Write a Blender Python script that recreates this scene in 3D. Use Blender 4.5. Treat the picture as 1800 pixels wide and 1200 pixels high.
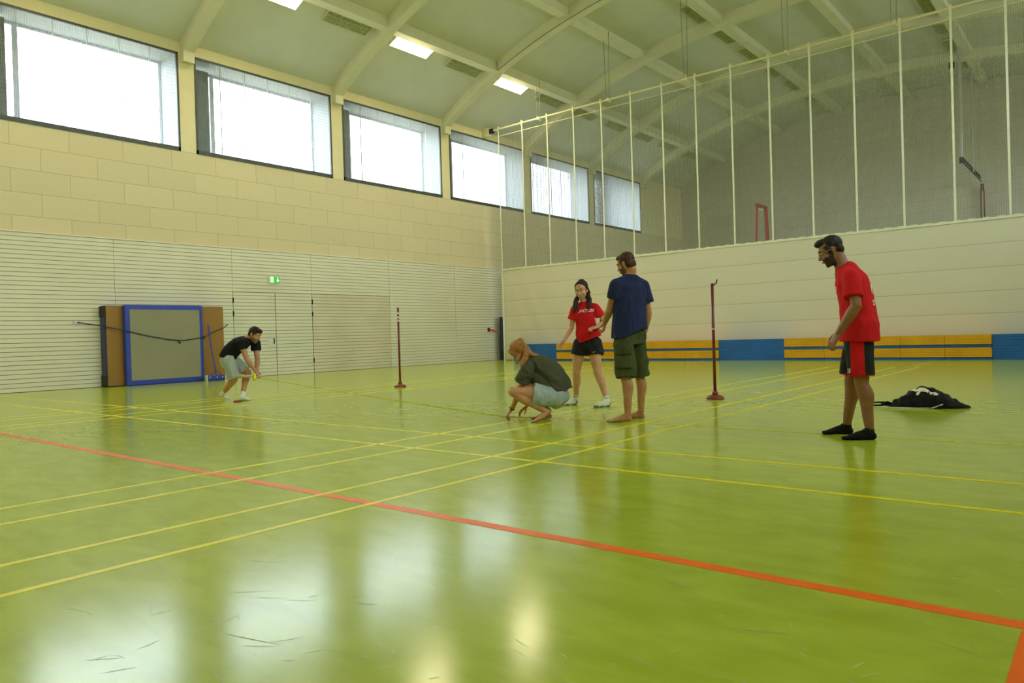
import bpy, bmesh, math, random
from mathutils import Vector, Matrix, noise
from mathutils.bvhtree import BVHTree
random.seed(7)
PI = math.pi
scene = bpy.context.scene
COL = scene.collection
for o in list(bpy.data.objects):
    bpy.data.objects.remove(o, do_unlink=True)

# ------------------------------------------------------------------ camera
F_PX = 1288.0
YAW, PITCH, ROLL = (math.radians(a) for a in (-39.51, -0.411, -1.742))
fw = Vector((math.sin(YAW) * math.cos(PITCH), math.cos(YAW) * math.cos(PITCH), math.sin(PITCH)))
r0 = Vector((math.cos(YAW), -math.sin(YAW), 0))
u0 = r0.cross(fw)
rr = math.cos(ROLL) * r0 + math.sin(ROLL) * u0
uu = -math.sin(ROLL) * r0 + math.cos(ROLL) * u0
cam_data = bpy.data.cameras.new('camera')
cam = bpy.data.objects.new('camera', cam_data)
COL.objects.link(cam)
cam_data.sensor_width = 36.0
cam_data.lens = F_PX / 1800 * 36.0
cam_data.clip_start = 0.05
cam_data.clip_end = 300
M3 = Matrix((rr, uu, -fw)).transposed()
cam.matrix_world = Matrix.Translation((0, 0, 0.925)) @ M3.to_4x4()
scene.camera = cam

# ------------------------------------------------------------------ view, world, daylight
scene.view_settings.view_transform = 'Standard'
scene.view_settings.look = 'None'
scene.view_settings.gamma = 1.0
scene.view_settings.use_curve_mapping = False
scene.view_settings.exposure = 0.57
SKY = 9.5
world = bpy.data.worlds.new('overcast_sky')
scene.world = world
world.use_nodes = True
wn = world.node_tree
wn.nodes.clear()
w_out = wn.nodes.new('ShaderNodeOutputWorld')
w_bg = wn.nodes.new('ShaderNodeBackground')
w_tc = wn.nodes.new('ShaderNodeTexCoord')
w_sep = wn.nodes.new('ShaderNodeSeparateXYZ')
w_ramp = wn.nodes.new('ShaderNodeValToRGB')
w_ramp.color_ramp.elements[0].position = 0.46
w_ramp.color_ramp.elements[0].color = (0.30, 0.31, 0.27, 1)
w_ramp.color_ramp.elements[1].position = 0.52
w_ramp.color_ramp.elements[1].color = (0.86, 0.95, 1.04, 1)
w_map = wn.nodes.new('ShaderNodeMapRange')
w_map.inputs[1].default_value = -1
w_map.inputs[2].default_value = 1
wn.links.new(w_tc.outputs['Generated'], w_sep.inputs[0])
wn.links.new(w_sep.outputs['Z'], w_map.inputs[0])
wn.links.new(w_map.outputs[0], w_ramp.inputs[0])
wn.links.new(w_ramp.outputs[0], w_bg.inputs[0])
w_bg.inputs[1].default_value = SKY
wn.links.new(w_bg.outputs[0], w_out.inputs[0])
try:
    scene.cycles.use_denoising = True
    scene.cycles.max_bounces = 10
    scene.cycles.diffuse_bounces = 5
    scene.cycles.glossy_bounces = 4
    scene.cycles.transparent_max_bounces = 12
    scene.cycles.sample_clamp_indirect = 8.0
except Exception:
    pass

# room: x = across the hall (left wall is at WX), y = along it, z = up
WX, RX = -19.0, 4.0
Y0, Y1 = -5.2, 38.6
CX = -7.5
BAYS = [4.85 + 4.88 * i for i in range(-2, 7)]          # arch positions, every 4.88 m
WIN_Z0, WIN_Z1 = 6.09, 8.69
LAMP_W = 42.0

def arch(x):                                            # underside of the concrete arches
    d = x - CX
    return 11.45 - 0.0148 * d * d - 5.1e-5 * d ** 4
def vault(x):
    return arch(x) + 0.38

for wx, s in ((WX - 1.02, 1), (RX + 1.02, -1)):          # sky portals: they only guide the daylight sampling
    for b in BAYS[:-1]:
        L = bpy.data.lights.new('window_portal', 'AREA')
        L.shape = 'RECTANGLE'
        L.size = 2.6
        L.size_y = 4.43
        L.cycles.is_portal = True
        lo = bpy.data.objects.new('window_portal', L)
        COL.objects.link(lo)
        lo.location = (wx, b + 2.44, (WIN_Z0 + WIN_Z1) / 2)
        lo.rotation_euler = (0, -PI / 2 * s, 0)

# ------------------------------------------------------------------ helpers
def nm(name):
    m = bpy.data.materials.new(name)
    m.use_nodes = True
    nt = m.node_tree
    return m, nt, nt.nodes['Principled BSDF'], nt.nodes['Material Output']

def mat(name, col, rough=0.6, metal=0.0, noise_amt=0.0, scale=6.0, bump=0.0, bscale=60.0, spec=0.5, stretch=(1, 1, 1), col2=None, sheen=0.0):
    m, nt, p, out = nm(name)
    p.inputs['Base Color'].default_value = (*col, 1)
    p.inputs['Roughness'].default_value = rough
    p.inputs['Metallic'].default_value = metal
    p.inputs['Specular IOR Level'].default_value = spec
    if sheen:
        p.inputs['Sheen Weight'].default_value = sheen
    tc = nt.nodes.new('ShaderNodeTexCoord')
    mp = nt.nodes.new('ShaderNodeMapping')
    mp.inputs['Scale'].default_value = stretch
    nt.links.new(tc.outputs['Object'], mp.inputs[0])
    if noise_amt or col2:
        n = nt.nodes.new('ShaderNodeTexNoise')
        n.inputs['Scale'].default_value = scale
        n.inputs['Detail'].default_value = 5
        nt.links.new(mp.outputs[0], n.inputs[0])
        r = nt.nodes.new('ShaderNodeValToRGB')
        c2 = col2 or tuple(c * (1 - noise_amt) for c in col)
        c1 = col if col2 else tuple(min(1, c * (1 + noise_amt)) for c in col)
        r.color_ramp.elements[0].position = 0.35
        r.color_ramp.elements[1].position = 0.65
        r.color_ramp.elements[0].color = (*c2, 1)
        r.color_ramp.elements[1].color = (*c1, 1)
        nt.links.new(n.outputs[0], r.inputs[0])
        nt.links.new(r.outputs[0], p.inputs['Base Color'])
    if bump:
        n2 = nt.nodes.new('ShaderNodeTexNoise')
        n2.inputs['Scale'].default_value = bscale
        n2.inputs['Detail'].default_value = 3
        nt.links.new(mp.outputs[0], n2.inputs[0])
        b = nt.nodes.new('ShaderNodeBump')
        b.inputs['Strength'].default_value = bump
        b.inputs['Distance'].default_value = 0.01
        nt.links.new(n2.outputs[0], b.inputs['Height'])
        nt.links.new(b.outputs[0], p.inputs['Normal'])
    return m

class MB:
    """collects shapes and links them as one mesh object"""
    def __init__(s):
        s.v = []; s.f = []
    def add(s, vs, fs):
        n = len(s.v)
        s.v += [Vector(v) for v in vs]
        s.f += [tuple(i + n for i in f) for f in fs]
        return s
    def box(s, x0, x1, y0, y1, z0, z1):
        vs = [(x, y, z) for x in (x0, x1) for y in (y0, y1) for z in (z0, z1)]
        return s.add(vs, [(0, 1, 3, 2), (4, 6, 7, 5), (0, 4, 5, 1), (2, 3, 7, 6), (0, 2, 6, 4), (1, 5, 7, 3)])
    def quad(s, *p):
        return s.add(p, [tuple(range(len(p)))])
    def tube(s, pts, r, n=8, cap=True, flat=None):
        pts = [Vector(p) for p in pts]
        rs = r if isinstance(r, (list, tuple)) else [r] * len(pts)
        base = len(s.v)
        prev = None
        for i, p in enumerate(pts):
            d = (pts[min(i + 1, len(pts) - 1)] - pts[max(i - 1, 0)]).normalized()
            if prev is None:
                a = Vector((0, 0, 1)) if abs(d.z) < 0.9 else Vector((1, 0, 0))
                side = d.cross(a).normalized()
            else:
                side = (prev - d * prev.dot(d)).normalized()
            prev = side
            up = d.cross(side)
            for k in range(n):
                t = 2 * PI * k / n
                s.v.append(p + (side * math.cos(t) + up * math.sin(t) * (flat or 1)) * rs[i])
        for i in range(len(pts) - 1):
            for k in range(n):
                a = base + i * n + k; b = base + i * n + (k + 1) % n
                s.f.append((a, b, b + n, a + n))
        if cap:
            s.f.append(tuple(base + k for k in reversed(range(n))))
            e = base + (len(pts) - 1) * n
            s.f.append(tuple(e + k for k in range(n)))
        return s
    def lathe(s, prof, c=(0, 0, 0), n=24):
        base = len(s.v)
        for r, z in prof:
            for k in range(n):
                t = 2 * PI * k / n
                s.v.append(Vector((c[0] + r * math.cos(t), c[1] + r * math.sin(t), c[2] + z)))
        for i in range(len(prof) - 1):
            for k in range(n):
                a = base + i * n + k; b = base + i * n + (k + 1) % n
                s.f.append((a, b, b + n, a + n))
        s.f.append(tuple(base + k for k in reversed(range(n))))
        e = base + (len(prof) - 1) * n
        s.f.append(tuple(e + k for k in range(n)))
        return s
    def build(s, name, m, parent=None, smooth=False, bevel=0.0, off=(0, 0, 0), fix=True):
        me = bpy.data.meshes.new(name)
        me.from_pydata([tuple(v - Vector(off)) for v in s.v], [], s.f)
        if fix:
            bm = bmesh.new(); bm.from_mesh(me)
            bmesh.ops.recalc_face_normals(bm, faces=bm.faces)
            bm.to_mesh(me); bm.free()
        me.materials.append(m)
        if smooth:
            me.polygons.foreach_set('use_smooth', [True] * len(me.polygons))
        o = bpy.data.objects.new(name, me)
        COL.objects.link(o)
        if parent: o.parent = parent
        if bevel:
            b = o.modifiers.new('bevel', 'BEVEL'); b.width = bevel; b.segments = 3; b.limit_method = 'ANGLE'
        return o

def tag(o, label=None, cat=None, group=None, kind=None):
    if label: o['label'] = label
    if cat: o['category'] = cat
    if group: o['group'] = group
    if kind: o['kind'] = kind
    return o
def thing(name, label, cat, loc=(0, 0, 0), rotz=0.0, group=None):
    o = bpy.data.objects.new(name, None)
    o.empty_display_size = 0.2
    COL.objects.link(o)
    o.location = loc; o.rotation_euler = (0, 0, rotz)
    return tag(o, label, cat, group)
def copy_thing(o, loc, label=None, rotz=None):
    c = o.copy(); COL.objects.link(c); c.location = loc
    if rotz is not None: c.rotation_euler = (0, 0, rotz)
    if label: c['label'] = label
    for ch in list(o.children):
        d = ch.copy(); COL.objects.link(d); d.parent = c
        for g in list(ch.children):
            e = g.copy(); COL.objects.link(e); e.parent = d
    return c

# ------------------------------------------------------------------ materials of the hall
M_CEIL = mat('ceiling_paint', (0.68, 0.68, 0.57), 0.75, noise_amt=0.03, scale=1.2)
M_RIB = mat('beam_paint', (0.78, 0.75, 0.54), 0.65, noise_amt=0.03, scale=2)
M_PIER = mat('pier_paint', (0.82, 0.73, 0.44), 0.65, noise_amt=0.03, scale=2)
M_GREYW = mat('reveal_paint', (0.34, 0.36, 0.35), 0.7, noise_amt=0.04, scale=3)
M_DARKF = mat('dark_metal_frame', (0.09, 0.095, 0.075), 0.5, 0.3, noise_amt=0.1)
M_SLAT = mat('screen_lattice', (0.36, 0.38, 0.38), 0.55, noise_amt=0.05, scale=9)
M_ALU = mat('aluminium', (0.55, 0.57, 0.6), 0.4, 0.6, noise_amt=0.05)
M_GROOVE = mat('groove_shadow_gap', (0.27, 0.255, 0.18), 0.8, noise_amt=0.1)
M_BOARD = mat('painted_boards', (0.84, 0.79, 0.60), 0.5, col2=(0.80, 0.735, 0.54), scale=0.7)
M_DOORB = mat('door_boards', (0.80, 0.75, 0.56), 0.5, noise_amt=0.04, scale=1.2)
M_GATEB = mat('gate_boards', (0.74, 0.65, 0.46), 0.5, noise_amt=0.05, scale=1.0)
M_WHITE = mat('white_strap', (0.86, 0.86, 0.66), 0.6, noise_amt=0.03)
M_RAIL = mat('cream_rail_paint', (0.8, 0.74, 0.45), 0.45, noise_amt=0.04)
M_CORD = mat('net_cord', (0.27, 0.28, 0.23), 0.8, noise_amt=0.05)
M_CABLE = mat('grey_cable', (0.22, 0.22, 0.16), 0.6, noise_amt=0.05)
M_BLACK = mat('black_rubber', (0.015, 0.016, 0.012), 0.6, noise_amt=0.1)

def block_wall(name, col, phase, axis):
    """large sound-absorbing blocks in running bond: 1.22 x 0.53 m"""
    m, nt, p, out = nm(name)
    tc = nt.nodes.new('ShaderNodeTexCoord')
    sep = nt.nodes.new('ShaderNodeSeparateXYZ')
    comb = nt.nodes.new('ShaderNodeCombineXYZ')
    nt.links.new(tc.outputs['Object'], sep.inputs[0])
    nt.links.new(sep.outputs[axis], comb.inputs['X'])
    nt.links.new(sep.outputs['Z'], comb.inputs['Y'])
    mp = nt.nodes.new('ShaderNodeMapping')
    mp.inputs['Location'].default_value = phase
    nt.links.new(comb.outputs[0], mp.inputs[0])
    br = nt.nodes.new('ShaderNodeTexBrick')
    br.offset = 0.5
    br.inputs['Scale'].default_value = 1.0
    br.inputs['Brick Width'].default_value = 1.22
    br.inputs['Row Height'].default_value = 0.525
    br.inputs['Mortar Size'].default_value = 0.007
    br.inputs['Mortar Smooth'].default_value = 0.2
    br.inputs['Bias'].default_value = 0.0
    br.inputs['Color1'].default_value = (*col, 1)
    br.inputs['Color2'].default_value = (*[c * 0.95 for c in col], 1)
    br.inputs['Mortar'].default_value = (*[c * 0.66 for c in col], 1)
    nt.links.new(mp.outputs[0], br.inputs[0])
    n = nt.nodes.new('ShaderNodeTexNoise'); n.inputs['Scale'].default_value = 40; n.inputs['Detail'].default_value = 6
    nt.links.new(tc.outputs['Object'], n.inputs[0])
    mx = nt.nodes.new('ShaderNodeMixRGB'); mx.blend_type = 'MULTIPLY'; mx.inputs[0].default_value = 0.2
    nt.links.new(br.outputs[0], mx.inputs[1]); nt.links.new(n.outputs[0], mx.inputs[2])
    nt.links.new(mx.outputs[0], p.inputs['Base Color'])
    bp = nt.nodes.new('ShaderNodeBump'); bp.inputs['Strength'].default_value = 0.3; bp.inputs['Distance'].default_value = 0.01
    nt.links.new(n.outputs[0], bp.inputs['Height']); nt.links.new(bp.outputs[0], p.inputs['Normal'])
    p.inputs['Roughness'].default_value = 0.85
    return m
# vertical joints at y = 6.82 + 1.22 k on the row z 5.55..6.09, horizontal joints every 0.525
M_BLOCK_L = block_wall('block_wall_side', (0.84, 0.72, 0.445), (0.5, 0.216, 0), 'Y')
M_BLOCK_E = block_wall('block_wall_end', (0.74, 0.67, 0.53), (0.3, 0.216, 0), 'X')

# ------------------------------------------------------------------ floor
m, nt, p, out = nm('green_linoleum')
tc = nt.nodes.new('ShaderNodeTexCoord')
mp = nt.nodes.new('ShaderNodeMapping'); mp.inputs['Rotation'].default_value = (0, 0, math.radians(38)); mp.inputs['Scale'].default_value = (1.0, 2.4, 1)
nt.links.new(tc.outputs['Object'], mp.inputs[0])
n1 = nt.nodes.new('ShaderNodeTexNoise'); n1.inputs['Scale'].default_value = 3.0; n1.inputs['Detail'].default_value = 4; n1.inputs['Roughness'].default_value = 0.55; n1.inputs['Distortion'].default_value = 0.6
nt.links.new(mp.outputs[0], n1.inputs[0])
rp = nt.nodes.new('ShaderNodeValToRGB')
for e, pos, c in ((rp.color_ramp.elements[0], 0.36, (0.365, 0.452, 0.026)), (rp.color_ramp.elements[1], 0.64, (0.435, 0.530, 0.040))):
    e.position = pos; e.color = (*c, 1)
nt.links.new(n1.outputs[0], rp.inputs[0])
nt.links.new(rp.outputs[0], p.inputs['Base Color'])
mr = nt.nodes.new('ShaderNodeMapRange'); mr.inputs[3].default_value = 0.160; mr.inputs[4].default_value = 0.172
nt.links.new(n1.outputs[0], mr.inputs[0]); nt.links.new(mr.outputs[0], p.inputs['Roughness'])
p.inputs['IOR'].default_value = 1.34
M_FLOOR = m
floor = MB().add([(WX - 1, Y0, 0), (RX + 1, Y0, 0), (RX + 1, Y1, 0), (WX - 1, Y1, 0), (WX - 1, Y0, -0.3), (RX + 1, Y0, -0.3), (RX + 1, Y1, -0.3), (WX - 1, Y1, -0.3)],
                 [(0, 1, 2, 3), (7, 6, 5, 4), (0, 4, 5, 1), (1, 5, 6, 2), (2, 6, 7, 3), (3, 7, 4, 0)]).build('floor', M_FLOOR)
tag(floor, kind='structure')
M_YLINE = mat('yellow_line_paint', (0.80, 0.70, 0.012), 0.35, spec=0.2, noise_amt=0.08, scale=8)
M_RLINE = mat('red_line_paint', (0.95, 0.165, 0.012), 0.35, spec=0.15, noise_amt=0.06, scale=8)
M_BLINE = mat('pale_blue_line_paint', (0.30, 0.42, 0.22), 0.3, noise_amt=0.06, scale=8)
def line(name, m, x0, x1, y0, y1, z=0.0012):
    o = MB().box(x0, x1, y0, y1, 0, z).build(name, m, floor)
    return o
for x in (-3.276, -3.738, -4.624, -5.09, -10.24, -10.70, -11.60, -12.06, 2.36, 2.82):
    line('yellow_side_line', M_YLINE, x - 0.0205, x + 0.0205, Y0 + 1, 17.65, 0.0018)
for y in (4.249, 5.015):
    line('yellow_cross_line', M_YLINE, -18.1, 3.6, y - 0.0205, y + 0.0205, 0.0021)
line('yellow_cross_line', M_YLINE, -5.09, 3.6, 6.565, 6.593, 0.0021)
line('red_cross_line', M_RLINE, -18.6, 3.6, 2.650, 2.718, 0.0013)
line('red_area_line', M_RLINE, -0.235, -0.155, -3.5, 2.635, 0.0013)
line('pale_blue_line', M_BLINE, -3.5, -3.45, 9.0, 20.5, 0.0008)

# scuffs and scratches left in the linoleum
M_SCUFF = mat('pale_scuff', (0.55, 0.60, 0.24), 0.45, noise_amt=0.1)
M_SCUFFD = mat('dull_scuff', (0.43, 0.45, 0.15), 0.55, noise_amt=0.1)
def scuffs(name, m, n, seed, w0, w1):
    rnd = random.Random(seed)
    mb = MB()
    for i in range(n):
        r = 1.6 + 12 * rnd.random() ** 1.7
        a = YAW + rnd.uniform(-0.62, 0.62)
        x, y = r * math.sin(a), r * math.cos(a)
        if x > 3: continue
        L = rnd.uniform(0.02, 0.12) * (1 if rnd.random() < .8 else 2.0); th = rnd.gauss(0.75, 0.8); k = rnd.uniform(-0.4, 0.4)
        w = rnd.uniform(w0, w1)
        prev = None
        for j in range(7):
            t = j / 6
            ang = th + k * (t - .5)
            px = x + L * (t - .5) * math.cos(ang); py = y + L * (t - .5) * math.sin(ang)
            ww = w * math.sin(PI * (0.06 + 0.88 * t))
            nx, ny = -math.sin(ang) * ww, math.cos(ang) * ww
            cur = ((px + nx, py + ny, 0.0006), (px - nx, py - ny, 0.0006))
            if prev: mb.quad(prev[0], prev[1], cur[1], cur[0])
            prev = cur
    o = mb.build(name, m, floor, fix=False)
    tag(o, kind='stuff')
scuffs('pale_scuff_marks', M_SCUFF, 420, 3, 0.0006, 0.0018)
scuffs('dull_scuff_marks', M_SCUFFD, 70, 5, 0.001, 0.003)

M_STREAK = mat('pale_streak_tint', (0.62, 0.66, 0.42), 0.4, noise_amt=0.2, scale=30)
mb = MB()  # thin pale ellipses laid flat on the floor near the right post
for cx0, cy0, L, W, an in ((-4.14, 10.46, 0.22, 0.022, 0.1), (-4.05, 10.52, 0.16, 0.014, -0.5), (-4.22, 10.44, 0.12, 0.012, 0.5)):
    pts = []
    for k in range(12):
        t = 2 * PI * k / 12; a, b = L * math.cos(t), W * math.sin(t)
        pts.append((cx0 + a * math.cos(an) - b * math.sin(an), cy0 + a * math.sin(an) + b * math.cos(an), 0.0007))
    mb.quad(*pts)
mb.build('pale_streak', M_STREAK, floor, fix=False)

# ------------------------------------------------------------------ ceiling
NX = 110
xs = [WX + (RX - WX) * i / NX for i in range(NX + 1)]
mb = MB()
vs = []
for x in xs:
    for y in (Y0, Y1):
        for dz in (0, 0.3):
            vs.append((x, y, vault(x) + dz))
fs = []
for i in range(NX):
    a, b = 4 * i, 4 * (i + 1)
    fs += [(a, b, b + 2, a + 2), (a + 1, a + 3, b + 3, b + 1), (a, a + 1, b + 1, b), (a + 2, b + 2, b + 3, a + 3)]
fs += [(0, 2, 3, 1), (4 * NX, 4 * NX + 1, 4 * NX + 3, 4 * NX + 2)]
ceiling = mb.add(vs, fs).build('ceiling', M_CEIL, smooth=False)
tag(ceiling, kind='structure')
for b in BAYS:
    mb = MB(); vs = []; fs = []
    for x in xs:
        for y in (b - 0.15, b + 0.15):
            zl = arch(x)
            vs += [(x, y, zl), (x, y, vault(x) + 0.05)]
    for i in range(NX):
        a, c = 4 * i, 4 * (i + 1)
        fs += [(a, c, c + 2, a + 2), (a, a + 1, c + 1, c), (a + 2, c + 2, c + 3, a + 3)]
    mb.add(vs, fs)
    for sx, x0 in ((1, WX), (-1, RX)):
        xa, xb = x0 - sx * 0.0, x0 + sx * 0.19
        mb.box(min(xa, xb), max(xa, xb), b - 0.148, b + 0.148, arch(x0) - 0.16, arch(x0) + 0.13)
    r = mb.build('arch_beam', M_RIB, ceiling)
PURL = [-16.45, -13.38, -10.38, -7.38, -4.3, -1.3, 1.65]
pb = [Y0] + BAYS + [Y1]
for X in PURL:
    for k in range(len(pb) - 1):
        ya, yb = pb[k] + 0.14, pb[k + 1] - 0.14
        if yb - ya < 0.5: continue
        z = vault(X)
        MB().box(X - 0.16, X + 0.16, ya, yb, z - 0.24, z + 0.08).build('cross_beam', M_RIB, ceiling)
# cable runs clipped along two of the arches
for b, x0 in ((BAYS[3], -16.6), (BAYS[5], -16.2)):
    pts = [(x0 - 0.05, b - 0.17, arch(x0) + 0.33)] + [(x0 + i * 0.5, b - 0.165, arch(x0 + i * 0.5) + 0.015) for i in range(0, 30)]
    MB().tube(pts, 0.011, 6).build('cable_run', M_CABLE, ceiling)

# ------------------------------------------------------------------ walls with window openings
def side_wall(name, X, s, m):
    """s=+1 for the left wall (room towards +x)"""
    a, c = (X - 1.0, X) if s > 0 else (X, X + 1.0)
    mb = MB()
    mb.box(a, c, Y0 - 1, Y1 + 1, 0 if s < 0 else 0, WIN_Z0)
    return mb.build(name, m)
wl = side_wall('wall_left', WX, 1, M_BLOCK_L); tag(wl, kind='structure')
wr = side_wall('wall_right', RX, -1, M_BLOCK_L); tag(wr, kind='structure')
WINS = []
for X, s, par in ((WX, 1, wl), (RX, -1, wr)):
    a, c = (X - 1.0, X) if s > 0 else (X, X + 1.0)
    mb = MB()
    mb.box(a, c, Y0 - 1, Y1 + 1, WIN_Z1, vault(X) + 0.3)
    prev = Y0 - 1
    for i, b in enumerate(BAYS[:-1]):
        y0, y1 = b + 0.225, b + 4.88 - 0.225
        mb.box(a, c, prev, y0, WIN_Z0, WIN_Z1)
        prev = y1
        WINS.append((X, s, y0, y1, i))
    mb.box(a, c, prev, Y1 + 1, WIN_Z0, WIN_Z1)
    mb.build('upper_band', M_PIER, par)
# end walls
for name, y, d in (('wall_end', Y1, 1), ('wall_near', Y0, -1)):
    mb = MB()
    n0 = [(x, y, 0) for x in xs] ; n1 = [(x, y, vault(x) + 0.2) for x in xs]
    f0 = [(x, y + d * 0.4, 0) for x in xs]; f1 = [(x, y + d * 0.4, vault(x) + 0.2) for x in xs]
    k = len(xs)
    fs = []
    for i in range(k - 1):
        fs += [(i, i + 1, k + i + 1, k + i), (2 * k + i, 3 * k + i, 3 * k + i + 1, 2 * k + i + 1), (k + i, k + i + 1, 3 * k + i + 1, 3 * k + i), (i, 2 * k + i, 2 * k + i + 1, i + 1)]
    fs += [(0, k, 3 * k, 2 * k), (k - 1, 3 * k - 1, 4 * k - 1, 2 * k - 1)]
    w = mb.add(n0 + n1 + f0 + f1, fs).build(name, M_BLOCK_E)
    tag(w, kind='structure')

# windows: dark inner frame, light lattice screen in front, frame, side panel and pane 1 m further out
m, nt, p, out = nm('window_glass')
for n in list(nt.nodes):
    if n != out: nt.nodes.remove(n)
tr = nt.nodes.new('ShaderNodeBsdfTransparent'); tr.inputs[0].default_value = (0.94, 0.97, 0.97, 1)
gl = nt.nodes.new('ShaderNodeBsdfGlossy'); gl.inputs['Roughness'].default_value = 0.05
mxs = nt.nodes.new('ShaderNodeMixShader'); mxs.inputs[0].default_value = 0.06
nt.links.new(tr.outputs[0], mxs.inputs[1]); nt.links.new(gl.outputs[0], mxs.inputs[2]); nt.links.new(mxs.outputs[0], out.inputs[0])
M_GLASS = m
M_SIDEP = mat('dark_side_panel', (0.14, 0.15, 0.12), 0.6, noise_amt=0.06)
cnt = 0
for X, s, y0, y1, i in WINS:
    cnt += 1
    def bx(mb, d0, d1, *r):           # d = depth behind the wall face
        xa, xb = X - s * d0, X - s * d1
        return mb.box(min(xa, xb), max(xa, xb), *r)
    mb = MB(); t = 0.045
    bx(mb, -0.012, 0.05, y0 - 0.01, y1 + 0.01, WIN_Z0 - 0.01, WIN_Z0 + 0.10)
    bx(mb, -0.012, 0.05, y0 - 0.01, y1 + 0.01, WIN_Z1 - t, WIN_Z1 + 0.01)
    bx(mb, -0.012, 0.05, y0 - 0.01, y0 + t, WIN_Z0, WIN_Z1)
    bx(mb, -0.012, 0.05, y1 - t, y1 + 0.01, WIN_Z0, WIN_Z1)
    w = mb.build('window_%d' % cnt, M_DARKF); tag(w, kind='structure')
    # reveal lining
    mb = MB()
    bx(mb, 0.05, 0.98, y0 + 0.002, y1 - 0.002, WIN_Z1 - 0.014, WIN_Z1 - 0.002)
    bx(mb, 0.05, 0.98, y0 + 0.002, y0 + 0.014, WIN_Z0 + 0.016, WIN_Z1 - 0.016)
    bx(mb, 0.05, 0.98, y1 - 0.014, y1 - 0.002, WIN_Z0 + 0.016, WIN_Z1 - 0.016)
    bx(mb, 0.05, 0.98, y0 + 0.002, y1 - 0.002, WIN_Z0 + 0.002, WIN_Z0 + 0.014)
    mb.build('window_reveal', M_GREYW, w)
    if s > 0:
        mb = MB(); n = int((y1 - y0 - 0.1) / 0.032)
        for k in range(n):
            y = y0 + 0.055 + k * 0.032
            bx(mb, 0.006, 0.0245, y, y + 0.0022, WIN_Z0 + 0.08, WIN_Z1 - 0.04)
        for k in range(1, 26):
            z = WIN_Z0 + 0.08 + k * 0.095
            if z < WIN_Z1 - .05: bx(mb, 0.012, 0.02, y0 + 0.05, y1 - 0.05, z, z + 0.002)
        mb.build('lattice_screen', M_SLAT, w)
        mb = MB()
        for k in range(1, 6):
            y = y0 + (y1 - y0) * k / 6
            bx(mb, 0.006, 0.026, y, y + 0.008, WIN_Z0 + 0.08, WIN_Z1 - 0.04)
        mb.build('screen_joint', M_ALU, w)
        bx(MB(), 0.5, 0.6, y0 + 0.05, y0 + 0.66, WIN_Z0 + 0.02, WIN_Z1 - 0.12).build('side_panel', M_SIDEP, w)
    mb = MB()
    for za, zb in ((WIN_Z0 + 0.016, WIN_Z0 + 0.08), (WIN_Z1 - 0.08, WIN_Z1 - 0.016)):
        bx(mb, 0.93, 0.98, y0 + 0.016, y1 - 0.016, za, zb)
    for ya, yb in ((y0 + 0.016, y0 + 0.09), (y0 + 0.92, y0 + 1.04), (y1 - 0.09, y1 - 0.016)):
        bx(mb, 0.93, 0.98, ya, yb, WIN_Z0 + 0.08, WIN_Z1 - 0.08)
    mb.build('window_frame', M_ALU, w)
    bx(MB(), 0.95, 0.956, y0 + 0.05, y1 - 0.05, WIN_Z0 + 0.05, WIN_Z1 - 0.05).build('window_pane', M_GLASS, w)

# boarded lower part of the left wall (3.6 m high), boards 0.1 m, dark joints between them
PX = WX + 0.06
segs = [-5.2, -4.7, -1.6, 1.5, 4.6, 7.71, 10.82, 13.42, 16.53, 19.72, 22.85, 26.0, 29.1, 32.2, 35.4, 38.6]
tr_i = 0
def boards(name, ya, yb, z0, z1, m, kind='structure', parent=None, xf=PX):
    mb = MB(); z = z0
    while z < z1 - 0.02:
        zt = min(z + 0.0885, z1)
        mb.box(WX + 0.03, xf, ya + 0.004, yb - 0.004, z, zt); z += 0.1
    return mb.build(name, m, parent)
for k in range(len(segs) - 1):
    tr_i += 1
    ya, yb = segs[k], segs[k + 1]
    back = MB().box(WX + 0.001, WX + 0.032, ya, yb, 0.0, 3.6).build('trim_%d' % tr_i, M_GROOVE)
    tag(back, kind='structure')
    z0 = 0.01
    if abs(ya - 10.82) < .01 or abs(ya - 13.42) < .01: z0 = 2.41
    boards('panel_boards', ya, yb, z0, 3.59, M_BOARD, parent=back)
d_i = 0
for ya, yb, zt, m in ((10.82, 12.15, 2.40, M_DOORB), (12.15, 13.42, 2.40, M_DOORB), (13.42, 16.53, 2.40, M_GATEB)):
    d_i += 1
    d = MB().box(WX + 0.033, WX + 0.038, ya + 0.012, yb - 0.012, 0.01, zt - 0.01).build('door_%d' % d_i, M_GROOVE)
    tag(d, kind='structure')
    boards('door_boards', ya + 0.008, yb - 0.008, 0.01, zt - 0.012, m, parent=d, xf=PX + 0.004)
    if d_i == 1:
        MB().box(PX + 0.004, PX + 0.012, 11.88, 12.07, 0.88, 1.09).build('lock_plate', mat('white_plate', (0.72, 0.74, 0.68), 0.4, noise_amt=.03), d)
        MB().tube([(PX + 0.012, 12.05, 1.07), (PX + 0.05, 12.05, 1.07), (PX + 0.05, 12.05, 0.93), (PX + 0.012, 12.05, 0.93)], 0.014).build('door_handle', M_BLACK, d)
    if d_i in (1, 3):
        for z in (2.2, 1.83) + ((0.42,) if d_i == 3 else ()):
            MB().box(PX - 0.01, PX + 0.022, ya - 0.012, ya + 0.02, z - 0.11, z + 0.03).build('door_hinge', M_BLACK, d)
MB().box(WX + 0.001, PX + 0.01, Y0, 38.6, 3.6, 3.63).build('trim_%d' % (tr_i + 1), M_BOARD)['kind'] = 'structure'
# cladding on the right side is out of view; a plain plinth board keeps that wall finished
MB().box(RX - 0.03, RX, Y0, Y1, 0, 0.12).build('baseboard_right', M_BOARD)['kind'] = 'structure'

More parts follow.
